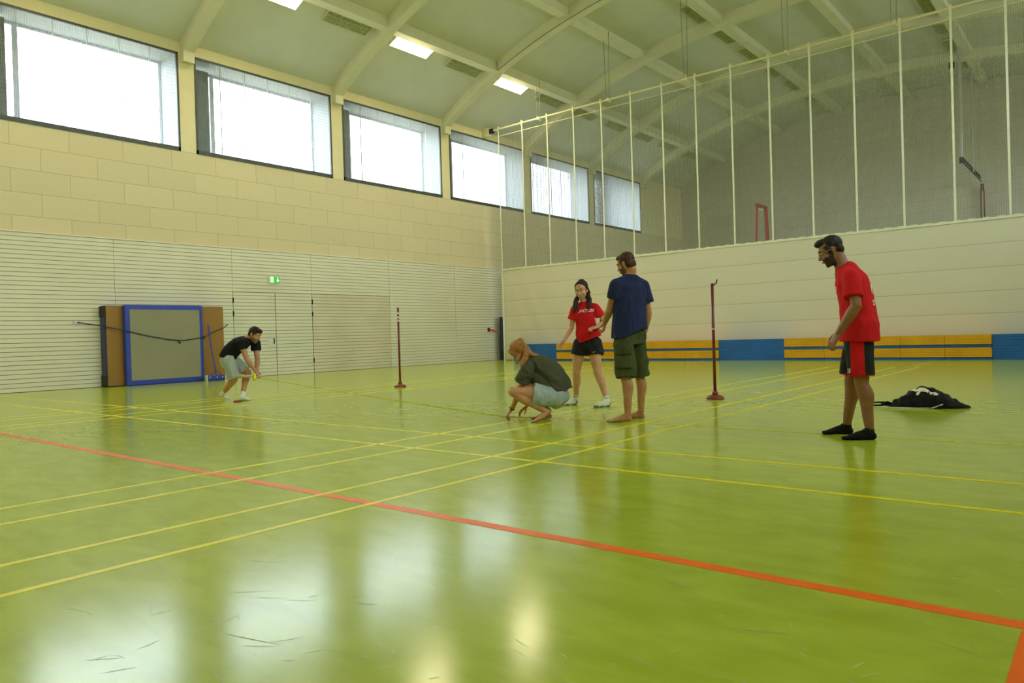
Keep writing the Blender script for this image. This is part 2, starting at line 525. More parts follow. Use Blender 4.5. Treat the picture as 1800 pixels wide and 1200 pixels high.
# ------------------------------------------------------------------ ceiling lamps
m, nt, p, out = nm('lamp_diffuser_lit')
p.inputs['Base Color'].default_value = (0.9, 0.88, 0.75, 1)
p.inputs['Emission Color'].default_value = (1.0, 0.86, 0.52, 1)
p.inputs['Emission Strength'].default_value = LAMP_W
M_LIT = m
M_HOUSE = mat('lamp_housing', (0.74, 0.73, 0.5), 0.5, noise_amt=0.03)
M_UNLIT = mat('lamp_reflector_unlit', (0.62, 0.62, 0.36), 0.45, noise_amt=0.04)
def lamp(kind):
    lit = kind == 'lit'
    t = thing('ceiling_lamp', '', 'lamp')
    mb = MB(); W, L, H = 0.40, 1.55, 0.075
    mb.box(-W / 2, -W / 2 + 0.012, 0, L, -H, 0); mb.box(W / 2 - 0.012, W / 2, 0, L, -H, 0)
    mb.box(-W / 2, W / 2, 0, 0.015, -H, 0); mb.box(-W / 2, W / 2, L - 0.015, L, -H, 0)
    mb.box(-W / 2, W / 2, 0, L, -0.008, 0.0)
    mb.build('housing', M_HOUSE, t)
    if lit:
        MB().box(-W / 2 + 0.013, W / 2 - 0.013, 0.016, L - 0.016, -H + 0.002, -H + 0.012).build('diffuser', M_LIT, t)
    else:
        for k in range(3):
            xc = -W / 2 + W * (k + 0.5) / 3
            mb = MB()
            mb.add([(xc - 0.05, 0.02, -0.01), (xc + 0.05, 0.02, -0.01), (xc + 0.06, 0.02, -H), (xc - 0.06, 0.02, -H),
                    (xc - 0.05, L - .02, -0.01), (xc + 0.05, L - .02, -0.01), (xc + 0.06, L - .02, -H), (xc - 0.06, L - .02, -H)],
                   [(0, 1, 5, 4), (1, 2, 6, 5), (3, 0, 4, 7)])
            mb.box(xc - 0.066, xc - 0.058, 0.02, L - 0.02, -H - 0.004, -H + 0.02)
            mb.build('reflector', M_UNLIT, t)
            MB().tube([(xc, 0.05, -0.035), (xc, L - 0.05, -0.035)], 0.013, 8).build('tube_light', mat('tube_glass', (0.8, 0.8, 0.66), 0.3, noise_amt=.02) if 'tube_glass' not in bpy.data.materials else bpy.data.materials['tube_glass'], t)
        mb = MB()
        for j in range(14):
            y = 0.08 + j * (L - 0.16) / 13
            mb.box(-W / 2 + 0.012, W / 2 - 0.012, y, y + 0.006, -H + 0.0, -H + 0.03)
        mb.build('louvre', M_UNLIT, t)
    return t
LIT, UNL = lamp('lit'), lamp('unlit')
used = {'lit': False, 'unlit': False}
rows = [(-16.90, 'first row beside the windows'), (-10.80, 'row third from the windows'), (-4.72, 'row beyond the middle of the hall'), (1.25, 'row beside the far right wall')]
lit_n = 0
for X, rn in rows:
    for bi, b in enumerate(BAYS[:-1] + [BAYS[-1]]):
        for off in (0.58, 2.98):
            y = b + off
            if y + 1.6 > Y1 or (y < 0.5 and off > 1): continue
            if y < Y0 + 0.1: continue
            if X > -5 and y < 19: continue
            if X > 0 and bi > 4: continue
            isl = (abs(X + 16.9) < .1 or X > 0) and off < 1 and y < 21
            k = 'lit' if isl else 'unlit'
            if X > 0 and not isl: continue
            slope = math.atan(2 * 0.0148 * (X - CX) + 4 * 5.1e-5 * (X - CX) ** 3)
            src = LIT if isl else UNL
            if not used[k]:
                c = src; used[k] = True
            else: c = copy_thing(src, (0, 0, 0))
            c.location = (X, y, vault(X) - 0.012)
            c.rotation_euler = (0, slope, 0)
            if isl:
                c['group'] = 'lit ceiling lamps'
                nth = {10.3: 'lit white ceiling lamp cut by the top edge, nearest lit one above the windows', 15.2: 'lit white ceiling lamp, middle one of the three glowing above the windows', 20.1: 'lit white ceiling lamp farthest away, just before the divider net rail'}
                lab = min(nth.items(), key=lambda q: abs(q[0] - y))[1] if X < 0 and y > 9 else 'lit white ceiling lamp outside the picture on the right or near side'
                c['label'] = lab if X < 0 and y > 9 else 'lit ceiling lamp outside the picture, %s one of the %s row' % (['nearest', 'second', 'third', 'fourth', 'fifth', 'sixth'][max(0, bi)], 'window' if X < 0 else 'right-hand')
            else:
                c['group'] = 'unlit louvred ceiling lamps'
                c['label'] = ''
                c['ry'] = y; c['rx'] = X
used_l = {}
unl = [o for o in COL.objects if o.get('group') == 'unlit louvred ceiling lamps']
unl.sort(key=lambda o: (round(o['rx'], 1), o['ry']))
ordw = ['first', 'second', 'third', 'fourth', 'fifth', 'sixth', 'seventh', 'eighth', 'ninth', 'tenth', 'eleventh', 'twelfth', 'thirteenth', 'fourteenth']
rown = {-16.9: 'row above the windows', -10.8: 'second row from the windows', -4.7: 'third row from the windows'}
for o in unl:
    X = round(o['rx'], 1); side = 'before' if o['ry'] < 21.7 else 'beyond'
    k = (X, side); used_l[k] = used_l.get(k, 0) + 1
    o['label'] = 'unlit louvred ceiling lamp, %s one %s the net in the %s' % (ordw[used_l[k] - 1], side, rown.get(X, 'row'))
    del o['rx'], o['ry']

# ------------------------------------------------------------------ divider curtain
CY = 21.7
rail = thing('curtain_rail', 'long cream tube hung under the arches, carrying the divider net', 'rail', (WX + 0.5, CY, 8.93))
def R(mb): return mb
mb = MB().tube([(0, 0, 0), (RX - WX - 0.6, 0, 0)], 0.032, 10); mb.build('rail_tube', M_RAIL, rail)
for x in (-16.3, -13.3, -10.4, -7.25, -4.4, -1.4, 1.6):
    lx = x - (WX + 0.5)
    MB().box(lx - 0.05, lx + 0.05, -0.045, 0.045, -0.05, 0.05).tube([(lx + 0.05, 0, -0.03), (lx + 0.1, -0.03, -0.12)], 0.02).build('rail_clamp', M_RAIL, rail)
    zc = vault(x) - 0.02 - 8.93
    for dx in (-0.12, 0.1):
        MB().tube([(lx + dx, 0, zc), (lx + dx * 0.55, 0, 0.03)], 0.009, 5).build('hanger_cable', M_CABLE, rail)
mtr = MB().box(-0.42, -0.18, -0.14, 0.14, -0.13, 0.13)
mtr.build('motor_box', M_RAIL, rail)
MB().box(-0.18, -0.02, -0.07, 0.07, -0.11, 0.07).build('gear_housing', M_BLACK, rail)
MB().box(-0.5, -0.42, -0.12, 0.12, -0.2, 0.15).build('wall_bracket', M_RAIL, rail)

cur = thing('divider_curtain', 'hall divider with cream quilted lower sheet and dark net above', 'curtain', (-18.25, CY, 0))
CL = 22.2
m, nt, p, out = nm('curtain_sheet')
tc = nt.nodes.new('ShaderNodeTexCoord'); n1 = nt.nodes.new('ShaderNodeTexNoise'); n1.inputs['Scale'].default_value = 0.8; n1.inputs['Detail'].default_value = 4
nt.links.new(tc.outputs['Object'], n1.inputs[0])
rp = nt.nodes.new('ShaderNodeValToRGB'); rp.color_ramp.elements[0].color = (0.74, 0.68, 0.54, 1); rp.color_ramp.elements[1].color = (0.79, 0.73, 0.59, 1)
nt.links.new(n1.outputs[0], rp.inputs[0]); nt.links.new(rp.outputs[0], p.inputs['Base Color'])
p.inputs['Roughness'].default_value = 0.6
M_SHEET = m
nx, nz = 260, 70
vs = []; fs = []
seams = [0.58, 1.14, 1.70, 2.29, 2.88]
def sheet_y(x, z):
    fold = max(0, 1 - x / 6.0)
    d = 0.02 * noise.noise(Vector((x * 0.7, z * 0.9, 1.3))) + fold * 0.045 * noise.noise(Vector((x * 1.9 + z * 0.8, z * 0.5, 4.1)))
    sd = min(abs(z - q) for q in seams)
    return -0.02 - (d + 0.006 * min(1, sd / 0.06) - 0.03)
for i in range(nx + 1):
    for j in range(nz + 1):
        x = CL * i / nx; z = 0.015 + 3.485 * j / nz
        vs.append((x, sheet_y(x, z), z))
for i in range(nx):
    for j in range(nz):
        a = i * (nz + 1) + j
        fs.append((a, a + nz + 1, a + nz + 2, a + 1))
mb = MB().add(vs, fs)
sh = mb.build('lower_sheet', M_SHEET, cur, smooth=True)
so = sh.modifiers.new('thick', 'SOLIDIFY'); so.thickness = 0.012; so.offset = 0
# stitched lines
mb = MB()
for q in seams:
    for i in range(nx):
        xa, xb = CL * i / nx, CL * (i + 1) / nx
        ya, yb = sheet_y(xa, q) - 0.009, sheet_y(xb, q) - 0.009
        mb.quad((xa, ya, q - 0.006), (xb, yb, q - 0.006), (xb, yb, q + 0.006), (xa, ya, q + 0.006))
mb.build('seam_tape', mat('seam_tape', (0.46, 0.43, 0.31), 0.7, noise_amt=.03), cur)
mb = MB(); mb.box(0, CL, -0.03, 0.0, 3.46, 3.52)
for k in range(int(CL / 0.32)):
    mb.box(k * 0.32 + 0.05, k * 0.32 + 0.2, -0.034, 0.004, 3.50, 3.535)
mb.build('top_hem', M_WHITE, cur)
MB().tube([(0, 0, 8.65), (CL, 0, 8.65)], 0.014, 6).build('net_rope', M_RAIL, cur)
MB().box(-0.03, 0.015, -0.05, 0.03, 0.0, 3.5).build('side_hem', M_WHITE, cur)
mb = MB(); pit = 0.048; r = 0.0027
k = 0
while k * pit < CL:
    x = k * pit; mb.box(x - r, x + r, -r, r, 3.52, 8.65); k += 1
z = 3.52
while z < 8.64:
    mb.box(0, CL, -r, r, z - r, z + r); z += pit
net = mb.build('net', M_CORD, cur, fix=False)
for i in range(19):
    x = i * 1.165
    MB().box(x - 0.026, x + 0.026, -0.02, -0.012, 3.52, 8.9).build('strap', M_WHITE, cur)
    MB().box(x - 0.035, x + 0.035, -0.045, -0.034, 8.82, 9.0).box(x - 0.02, x + 0.02, -0.05, 0.045, 8.965, 9.02).build('strap_pulley', M_RAIL, cur)

for o in list(rail.children):
    o.parent = cur; o.location = (-0.25, 0, 8.93)
bpy.data.objects.remove(rail, do_unlink=True)
cur['label'] = 'hall divider: cream tube rail with straps, dark net and cream quilted lower sheet'

# ------------------------------------------------------------------ coloured plank stacks in front of the curtain
M_BLUE = mat('blue_boards', (0.016, 0.135, 0.50), 0.42, noise_amt=0.12, scale=1.5)
M_ORNG = mat('orange_boards', (0.80, 0.40, 0.006), 0.42, noise_amt=0.07, scale=2.5)
BF = 21.12
def blue_stack(x0, x1, label):
    t = thing('board_stack', label, 'board stack', (x0, BF, 0), group='blue board stacks')
    L = x1 - x0; n = 9; h = 0.615 / n
    for k in range(n):
        dx = 0.004 * math.sin(k * 2.3 + x0)
        MB().box(0.006, L - 0.006, dx + 0.0, 0.46 + dx, k * h + 0.0015, (k + 1) * h - 0.001).build('blue_board', M_BLUE, t)
    return t
blue_stack(-17.35, -15.36, 'stack of blue boards at the far left end, behind the squatting person')
blue_stack(-9.30, -7.33, 'stack of plain blue boards between the two striped stacks')
blue_stack(-2.33, 3.6, 'stack of plain blue boards running out at the right edge')
def orange_stack(x0, x1, label, cuts):
    t = thing('striped_stack', label, 'board stack', (x0, BF, 0), group='striped board stacks')
    L = x1 - x0
    for z0, z1, m, n, nmn, pr in ((0.0, 0.065, M_BLUE, 1, 'blue_board', 0.0), (0.07, 0.305, M_ORNG, 4, 'orange_board', -0.03), (0.31, 0.382, M_BLUE, 1, 'blue_board', 0.0), (0.386, 0.62, M_ORNG, 4, 'orange_board', -0.03)):
        h = (z1 - z0) / n
        for c in range(len(cuts) - 1):
            xa, xb = cuts[c] * L, cuts[c + 1] * L
            for k in range(n):
                dx = 0.003 * math.sin(k * 1.7 + c)
                MB().box(xa + 0.003, xb - 0.003, pr + dx, 0.46, z0 + k * h + 0.001, z0 + (k + 1) * h - 0.0012).build(nmn, m, t)
    return t
orange_stack(-15.36, -9.30, 'striped stack of orange and blue boards behind the people in the middle', [0, 0.2, 0.42, 0.63, 0.82, 1])
orange_stack(-7.33, -2.33, 'striped stack of orange and blue boards behind the person in red and black shorts', [0, 0.22, 0.42, 0.60, 0.80, 1])

# ------------------------------------------------------------------ mats by the left wall
M_BROWN = mat('brown_mat_cover', (0.33, 0.16, 0.006), 0.5, noise_amt=0.06, scale=1.5)
M_MBLUE = mat('royal_blue_cover', (0.022, 0.052, 0.42), 0.42, noise_amt=0.06, scale=2)
M_MDARK = mat('dark_blue_cover', (0.022, 0.036, 0.13), 0.45, noise_amt=0.06, scale=2)
M_BEIGE = mat('beige_mat_cover', (0.31, 0.285, 0.165), 0.6, noise_amt=0.03, scale=1.5, bump=0.15, bscale=3)
t = thing('crash_mat', 'thick brown crash mat with dark blue sides standing flat against the boarded wall', 'mat', (-18.92, 7.33, 0))
MB().box(0.0, 0.30, 0.0, 3.02, 0.0, 1.96).build('mat_side', M_MDARK, t, bevel=0.03)
MB().box(0.302, 0.318, 0.02, 3.0, 0.02, 1.95).build('mat_face', M_BROWN, t, bevel=0.007)
for z in (0.02, 1.68):
    MB().box(0.01, 0.30, -0.012, 0.03, z, z + 0.26).build('corner_patch', M_BLACK, t)
t = thing('framed_mat', 'soft mat with beige middle and royal blue border in front of the brown mat', 'mat', (-18.59, 7.71, 0))
MB().box(0.0, 0.16, 0.0, 1.96, 0.0, 1.97).build('mat_body', M_MBLUE, t, bevel=0.03)
MB().box(0.159, 0.170, 0.11, 1.86, 0.125, 1.855).build('mat_face', M_BEIGE, t, bevel=0.004)
t = thing('webbing_strap', 'dark webbing strap slung from a wall hook across the mats', 'strap', (-18.94, 6.80, 1.57))
pts = [(0, 0, 0), (0.36, 0.50, -0.12), (0.555, 0.90, -0.23), (0.555, 1.4, -0.36), (0.555, 1.95, -0.47), (0.555, 2.3, -0.50), (0.555, 2.89, -0.42), (0.43, 3.15, -0.31), (0.40, 3.5, -0.18), (0.0, 3.85, -0.08)]
mb = MB()
for i in range(len(pts) - 1):
    a, b = Vector(pts[i]), Vector(pts[i + 1])
    d = Vector((0, 0, 0.0135)); o2 = Vector((0.007, -0.001, 0))
    mb.add([a - d, a + d, b + d, b - d, a - d + o2, a + d + o2, b + d + o2, b - d + o2], [(0, 1, 2, 3), (7, 6, 5, 4), (0, 4, 5, 1), (2, 6, 7, 3), (1, 5, 6, 2), (0, 3, 7, 4)])
mb.build('webbing', mat('navy_webbing', (0.02, 0.035, 0.06), 0.7, noise_amt=.1), t)
MB().tube([(0.565, 2.17, -0.49), (0.575, 2.19, -0.53), (0.575, 2.22, -0.57)], [0.012, 0.02, 0.022], 8).build('strap_end', M_BLACK, t)
MB().box(0.0, 0.03, -0.05, 0.03, -0.025, 0.03).build('wall_hook', mat('bright_steel', (0.8, 0.82, 0.85), 0.2, 0.8, noise_amt=.02), t)
MB().box(0.556, 0.572, 2.80, 2.88, -0.46, -0.40).build('buckle', M_BLACK, t)
t = thing('floor_broom', 'wide blue push broom leaning on the right end of the mats', 'broom', (-18.1, 9.78, 0))
MB().box(-0.05, 0.05, -0.23, 0.24, 0.05, 0.15).build('broom_head', M_MBLUE, t, bevel=0.01)
MB().box(-0.04, 0.04, -0.22, 0.23, 0.0, 0.05).build('bristles', M_MDARK, t)
MB().tube([(0, 0.03, 0.14), (-0.12, -0.02, 0.85), (-0.19, -0.05, 1.47)], 0.019, 8).build('broom_pole', M_MBLUE, t)
MB().tube([(0, -0.13, 0.15), (0, 0.02, 0.27), (0, 0.19, 0.15)], 0.010, 6).build('pole_brace', M_MDARK, t)
MB().box(-0.055, 0.055, -0.26, -0.232, 0.0, 0.16).build('end_cap', mat('pale_plastic', (0.6, 0.6, 0.5), 0.5, noise_amt=.02), t)
mbs = MB()
for yy in (-0.17, 0.02, 0.17): mbs.box(0.05, 0.056, yy - 0.015, yy + 0.015, 0.085, 0.115)
mbs.build('screw_plate', bpy.data.materials['bright_steel'], t)
t = thing('standing_mat', 'dark blue folded mat standing in the gap beside the curtain edge', 'mat', (-18.80, 22.0, 0))
MB().add([(0, 0, 0), (0.24, 0, 0), (0.24, 0.5, 0), (0, 0.5, 0), (0.05, 0, 1.7), (0.17, 0, 1.7), (0.17, 0.5, 1.7), (0.05, 0.5, 1.7)],
         [(3, 2, 1, 0), (4, 5, 6, 7), (0, 1, 5, 4), (1, 2, 6, 5), (2, 3, 7, 6), (3, 0, 4, 7)]).build('mat_body', M_MDARK, t, bevel=0.02)
MB().box(0.1, 0.2, -0.01, -0.002, 0.1, 0.35).build('corner_patch', M_BLACK, t)
t = thing('wall_lever', 'small red lever sticking out beside the dark blue folded mat', 'lever', (-18.93, 21.55, 1.19))
MB().tube([(0, 0, 0.02), (0.1, 0.02, 0.01), (0.34, 0.03, -0.07)], [0.03, 0.035, 0.03], 8).build('lever_arm', mat('red_plastic', (0.55, 0.03, 0.02), 0.4, noise_amt=.05), t)
MB().box(-0.01, 0.015, -0.06, 0.06, -0.05, 0.09).build('lever_plate', M_BLACK, t)

# exit sign
t = thing('exit_sign', 'small lit green and white running-man exit sign above the double door', 'sign', (PX + 0.005, 12.115, 2.68))
MB().box(0, 0.06, -0.19, 0.19, 0.0, 0.195).build('sign_housing', mat('sign_white', (0.72, 0.74, 0.6), 0.4, noise_amt=.02), t)
def emis(name, col, st):
    m, nt, p, out = nm(name)
    p.inputs['Base Color'].default_value = (*col, 1); p.inputs['Emission Color'].default_value = (*col, 1); p.inputs['Emission Strength'].default_value = st
    return m
MG, MW = emis('sign_green', (0.04, 0.42, 0.05), 0.5), emis('sign_white_lit', (0.8, 0.95, 0.62), 0.75)
MB().box(0.061, 0.064, -0.17, 0.17, 0.015, 0.18).build('green_panel', MG, t)
MB().box(0.0645, 0.067, -0.135, -0.045, 0.02, 0.175).build('white_doorway', MW, t)
mb = MB(); X = 0.068                                      # running figure, green on white
mb.tube([(X, -0.105, 0.135), (X, -0.09, 0.088)], 0.010, 6).tube([(X, -0.09, 0.088), (X, -0.065, 0.062), (X, -0.075, 0.03)], 0.006, 6).tube([(X, -0.09, 0.088), (X, -0.108, 0.06), (X, -0.13, 0.055)], 0.006, 6)
mb.tube([(X, -0.103, 0.128), (X, -0.075, 0.112), (X, -0.06, 0.122)], 0.005, 6).tube([(X, -0.103, 0.128), (X, -0.125, 0.11)], 0.005, 6).tube([(X, -0.101, 0.152), (X, -0.093, 0.163)], 0.010, 6)
mb.build('running_figure', MG, t)
mb = MB().box(0.0645, 0.067, 0.088, 0.112, 0.085, 0.17)
mb.add([(0.0645, 0.055, 0.09), (0.0645, 0.145, 0.09), (0.0645, 0.10, 0.03), (0.067, 0.055, 0.09), (0.067, 0.145, 0.09), (0.067, 0.10, 0.03)], [(0, 1, 2), (5, 4, 3), (0, 3, 4, 1), (1, 4, 5, 2), (2, 5, 3, 0)])
mb.build('down_arrow', MW, t)

# ------------------------------------------------------------------ badminton posts
M_POST = mat('dark_red_enamel', (0.17, 0.018, 0.018), 0.35, noise_amt=0.12, scale=5)
M_PBASE = mat('red_brown_base', (0.22, 0.035, 0.025), 0.4, noise_amt=0.1, scale=5)
def post(x, y, label, hook):
    t = thing('net_post', label, 'post', (x, y, 0), group='badminton net posts')
    MB().lathe([(0.0, 0.0), (0.112, 0.0), (0.118, 0.010), (0.114, 0.030), (0.085, 0.045), (0.045, 0.058), (0.0, 0.06)]).build('base', M_PBASE, t, smooth=True)
    MB().lathe([(0.0, 0.045), (0.042, 0.045), (0.036, 0.10), (0.026, 0.11), (0.0, 0.11)]).build('collar', M_PBASE, t, smooth=True)
    MB().tube([(0, 0, 0.1), (0, 0, 1.55)], 0.0205, 12).build('pole', M_POST, t, smooth=True)
    if hook:
        MB().tube([(0.0, 0, 1.55), (0.03, 0, 1.53), (0.06, 0, 1.55), (0.07, 0, 1.60)], 0.009, 6).build('cord_hook', M_BLACK, t)
        MB().tube([(0, 0, 0.93), (0, 0, 0.95)], 0.022, 12).build('joint_ring', M_ALU, t)
    else:
        for z in (1.42, 1.28, 1.34):
            MB().tube([(0, 0, z), (0, 0, z + 0.035)], 0.0215, 12).build('pale_tape', M_BOARD, t)
    return t
post(-4.17, 9.31, 'dark red net post on a round foot, right one, before the blue boards', True)
post(-10.79, 9.62, 'dark red net post with taped top, left one, in front of the boarded wall', False)

# ------------------------------------------------------------------ beyond the curtain
M_REDST = mat('red_steel', (0.50, 0.035, 0.02), 0.45, noise_amt=0.06)
t = thing('red_frame', 'tall red steel frame seen through the net beyond the curtain', 'frame', (-13.6, 36.2, 0))
MB().tube([(-0.10, -0.92, 0), (0, -0.35, 7.05)], 0.06, 8).build('leg', M_REDST, t)
MB().tube([(0.10, 0.92, 0), (0, 0.85, 7.05)], 0.10, 8).build('leg', M_REDST, t)
MB().tube([(0, -0.38, 7.05), (0, 0.88, 7.05)], 0.10, 8).build('crossbar', M_REDST, t)
mb = MB()
for yy in (0.05, 0.25): mb.box(-0.06, 0.06, yy, yy + 0.1, 6.82, 6.95)
mb.build('white_clip', M_WHITE, t)
t = thing('basket_gantry', 'dark truss arm hung from three pale pipes beyond the net', 'gantry', (-4.45, 32.8, 7.1))
M_PIPE = mat('pale_pipe', (0.5, 0.5, 0.42), 0.5, noise_amt=.03)
for y, r in ((0.03, 0.06), (3.0, 0.045), (5.1, 0.025)):
    zt = vault(-4.45) - 7.12
    MB().tube([(0, y, 0.05), (0, y, zt)], r, 8).build('hanging_pipe', M_PIPE, t)
mb = MB().tube([(0, 0, 0), (0, 5.4, 0)], 0.022, 6).tube([(0, 0.5, 0.2), (0, 5.4, 0.2)], 0.02, 6)
for k in range(12): mb.tube([(0, k * 0.43, 0.0), (0, k * 0.43 + 0.21, 0.22), (0, k * 0.43 + 0.43, 0.0)], 0.014, 5)
mb.box(-0.07, 0.07, -0.07, 0.07, -0.06, 0.16)
mb.build('truss', M_BLACK, t)
t = thing('wall_pole', 'thin rust red pole against the end wall under the dark truss', 'pole', (-4.45, 38.35, 0))
MB().tube([(-0.05, 0, 0), (-0.05, 0, 6.75)], 0.035, 8).tube([(0.07, 0, 0), (0.07, 0, 6.75)], 0.025, 8).box(-0.06, 0.08, -0.03, 0.03, 6.7, 7.02).build('pole_pair', mat('rust_red', (0.20, 0.07, 0.035), 0.6, noise_amt=.1), t)
t = thing('small_speaker', 'small black box fixed under the ceiling beyond the net', 'speaker', (-4.75, 33.2, 10.9))
MB().box(-0.09, 0.09, -0.07, 0.07, -0.06, 0.16).build('speaker_body', M_BLACK, t)
MB().box(-0.03, 0.03, -0.03, 0.03, 0.16, vault(-4.75) - 11.0).build('bracket', M_RAIL, t)

# ------------------------------------------------------------------ black net bag on the floor
t = thing('drawstring_bag', 'crumpled black net bag with a white print lying on the floor at right', 'bag', (-1.70, 9.15, 0), -YAW * 0 + math.radians(10))
M_BAG = mat('black_bag_cloth', (0.012, 0.012, 0.011), 0.65, noise_amt=0.3, scale=20, bump=0.5, bscale=90, spec=0.12)
nx, ny = 60, 28
def bag_h(u):
    P = [(0, .03), (.08, .08), (.2, .13), (.3, .19), (.42, .225), (.55, .21), (.68, .155), (.8, .095), (.9, .05), (1, .02)]
    for (a, ha), (b, hb) in zip(P, P[1:]):
        if a <= u <= b:
            q = (u - a) / (b - a); q = q * q * (3 - 2 * q); return ha + (hb - ha) * q
    return 0.02
def bag_w(u): return 0.02 + 0.16 * math.sin(PI * min(1, max(0, u)) ** 0.9) ** 0.7
def bag_p(u, v):
    x = -0.30 + 0.78 * u; w = bag_w(u); h = bag_h(u)
    a = v * PI
    q = Vector((x, -w * math.cos(a), h * max(0, math.sin(a)) ** 0.8))
    nn = noise.noise(q * 16) * 0.014 + noise.noise(q * 40) * 0.006 + 0.014 * abs(noise.noise(Vector((q.x * 9 + q.z * 22, q.y * 9, 7))))
    q.z = max(0.003, q.z + nn * math.sin(a) * 1.6); q.y -= nn * math.cos(a)
    return q
vs = [bag_p(i / nx, j / ny) for i in range(nx + 1) for j in range(ny + 1)]
fs = []
for i in range(nx):
    for j in range(ny):
        a = i * (ny + 1) + j; fs.append((a, a + ny + 1, a + ny + 2, a + 1))
    a = i * (ny + 1); fs.append((a, a + ny, a + ny + ny + 1, a + ny + 1))
bag = MB().add(vs, fs).build('bag_body', M_BAG, t, smooth=True)
# white print: irregular patch lying on the bag's front
M_PRINT = mat('white_print', (0.80, 0.76, 0.58), 0.6, noise_amt=.05)
mb = MB(); g = 40
def inp(u, v):
    c = [(.31, .37, .045, .055), (.36, .33, .05, .055), (.41, .30, .05, .05), (.47, .285, .05, .04), (.53, .27, .04, .045), (.575, .25, .035, .045), (.37, .235, .028, .03)]
    return any(((u - a) / p) ** 2 + ((v - b) / q) ** 2 < 1 for a, b, p, q in c) and not (abs(u - .50) < .006 and v < .29) and not (abs(u - .55) < .005 and v < .27)
N1, N2 = 110, 90
grid = {}
for i in range(N1):
    for j in range(N2):
        u, v = .2 + .5 * i / N1, .08 + .45 * j / N2
        if inp(u, v):
            ps = []
            for du, dv in ((0, 0), (.5 / N1, 0), (.5 / N1, .45 / N2), (0, .45 / N2)):
                q = bag_p(u + du, v + dv); a = (v + dv) * PI
                ps.append(q + Vector((0, -math.cos(a), math.sin(a))) * 0.006)
            mb.quad(*ps)
mb.build('white_print', M_PRINT, t, fix=False)
mb = MB()
mb.tube([(-0.28, 0.0, 0.03), (-0.36, -0.01, 0.05), (-0.44, 0.0, 0.045), (-0.49, 0.0, 0.025), (-0.45, -0.03, 0.012), (-0.36, -0.03, 0.02), (-0.26, -0.02, 0.03)], 0.010, 6)
for k in range(4):
    mb.tube([(-0.26, 0.01 * k - .02, 0.035), (-0.32, 0.012 * k - .03, 0.06 - .01 * k), (-0.38, 0.01 * k - .03, 0.02 + 0.005 * k), (-0.30, .01 * k, 0.01)], 0.007, 5)
mb.build('drawstring', M_BAG, t, smooth=True)
MB().tube([(-0.50, -0.10, 0.006), (-0.40, -0.15, 0.006), (-0.2, -0.17, 0.006), (-0.02, -0.19, 0.006), (0.12, -0.18, 0.01), (0.22, -0.155, 0.05)], 0.006, 6).build('white_cord', M_PRINT, t, smooth=True)
t2 = thing('rubber_disc', 'small dark red disc lying on the floor beside the crouching man in black', 'disc', (-10.95, 6.28, 0))
MB().lathe([(0, 0), (0.062, 0), (0.066, 0.008), (0.06, 0.022), (0.03, 0.028), (0, 0.028)]).build('disc_body', mat('dark_red_rubber', (0.28, 0.02, 0.015), 0.4, noise_amt=.1), t2, smooth=True)

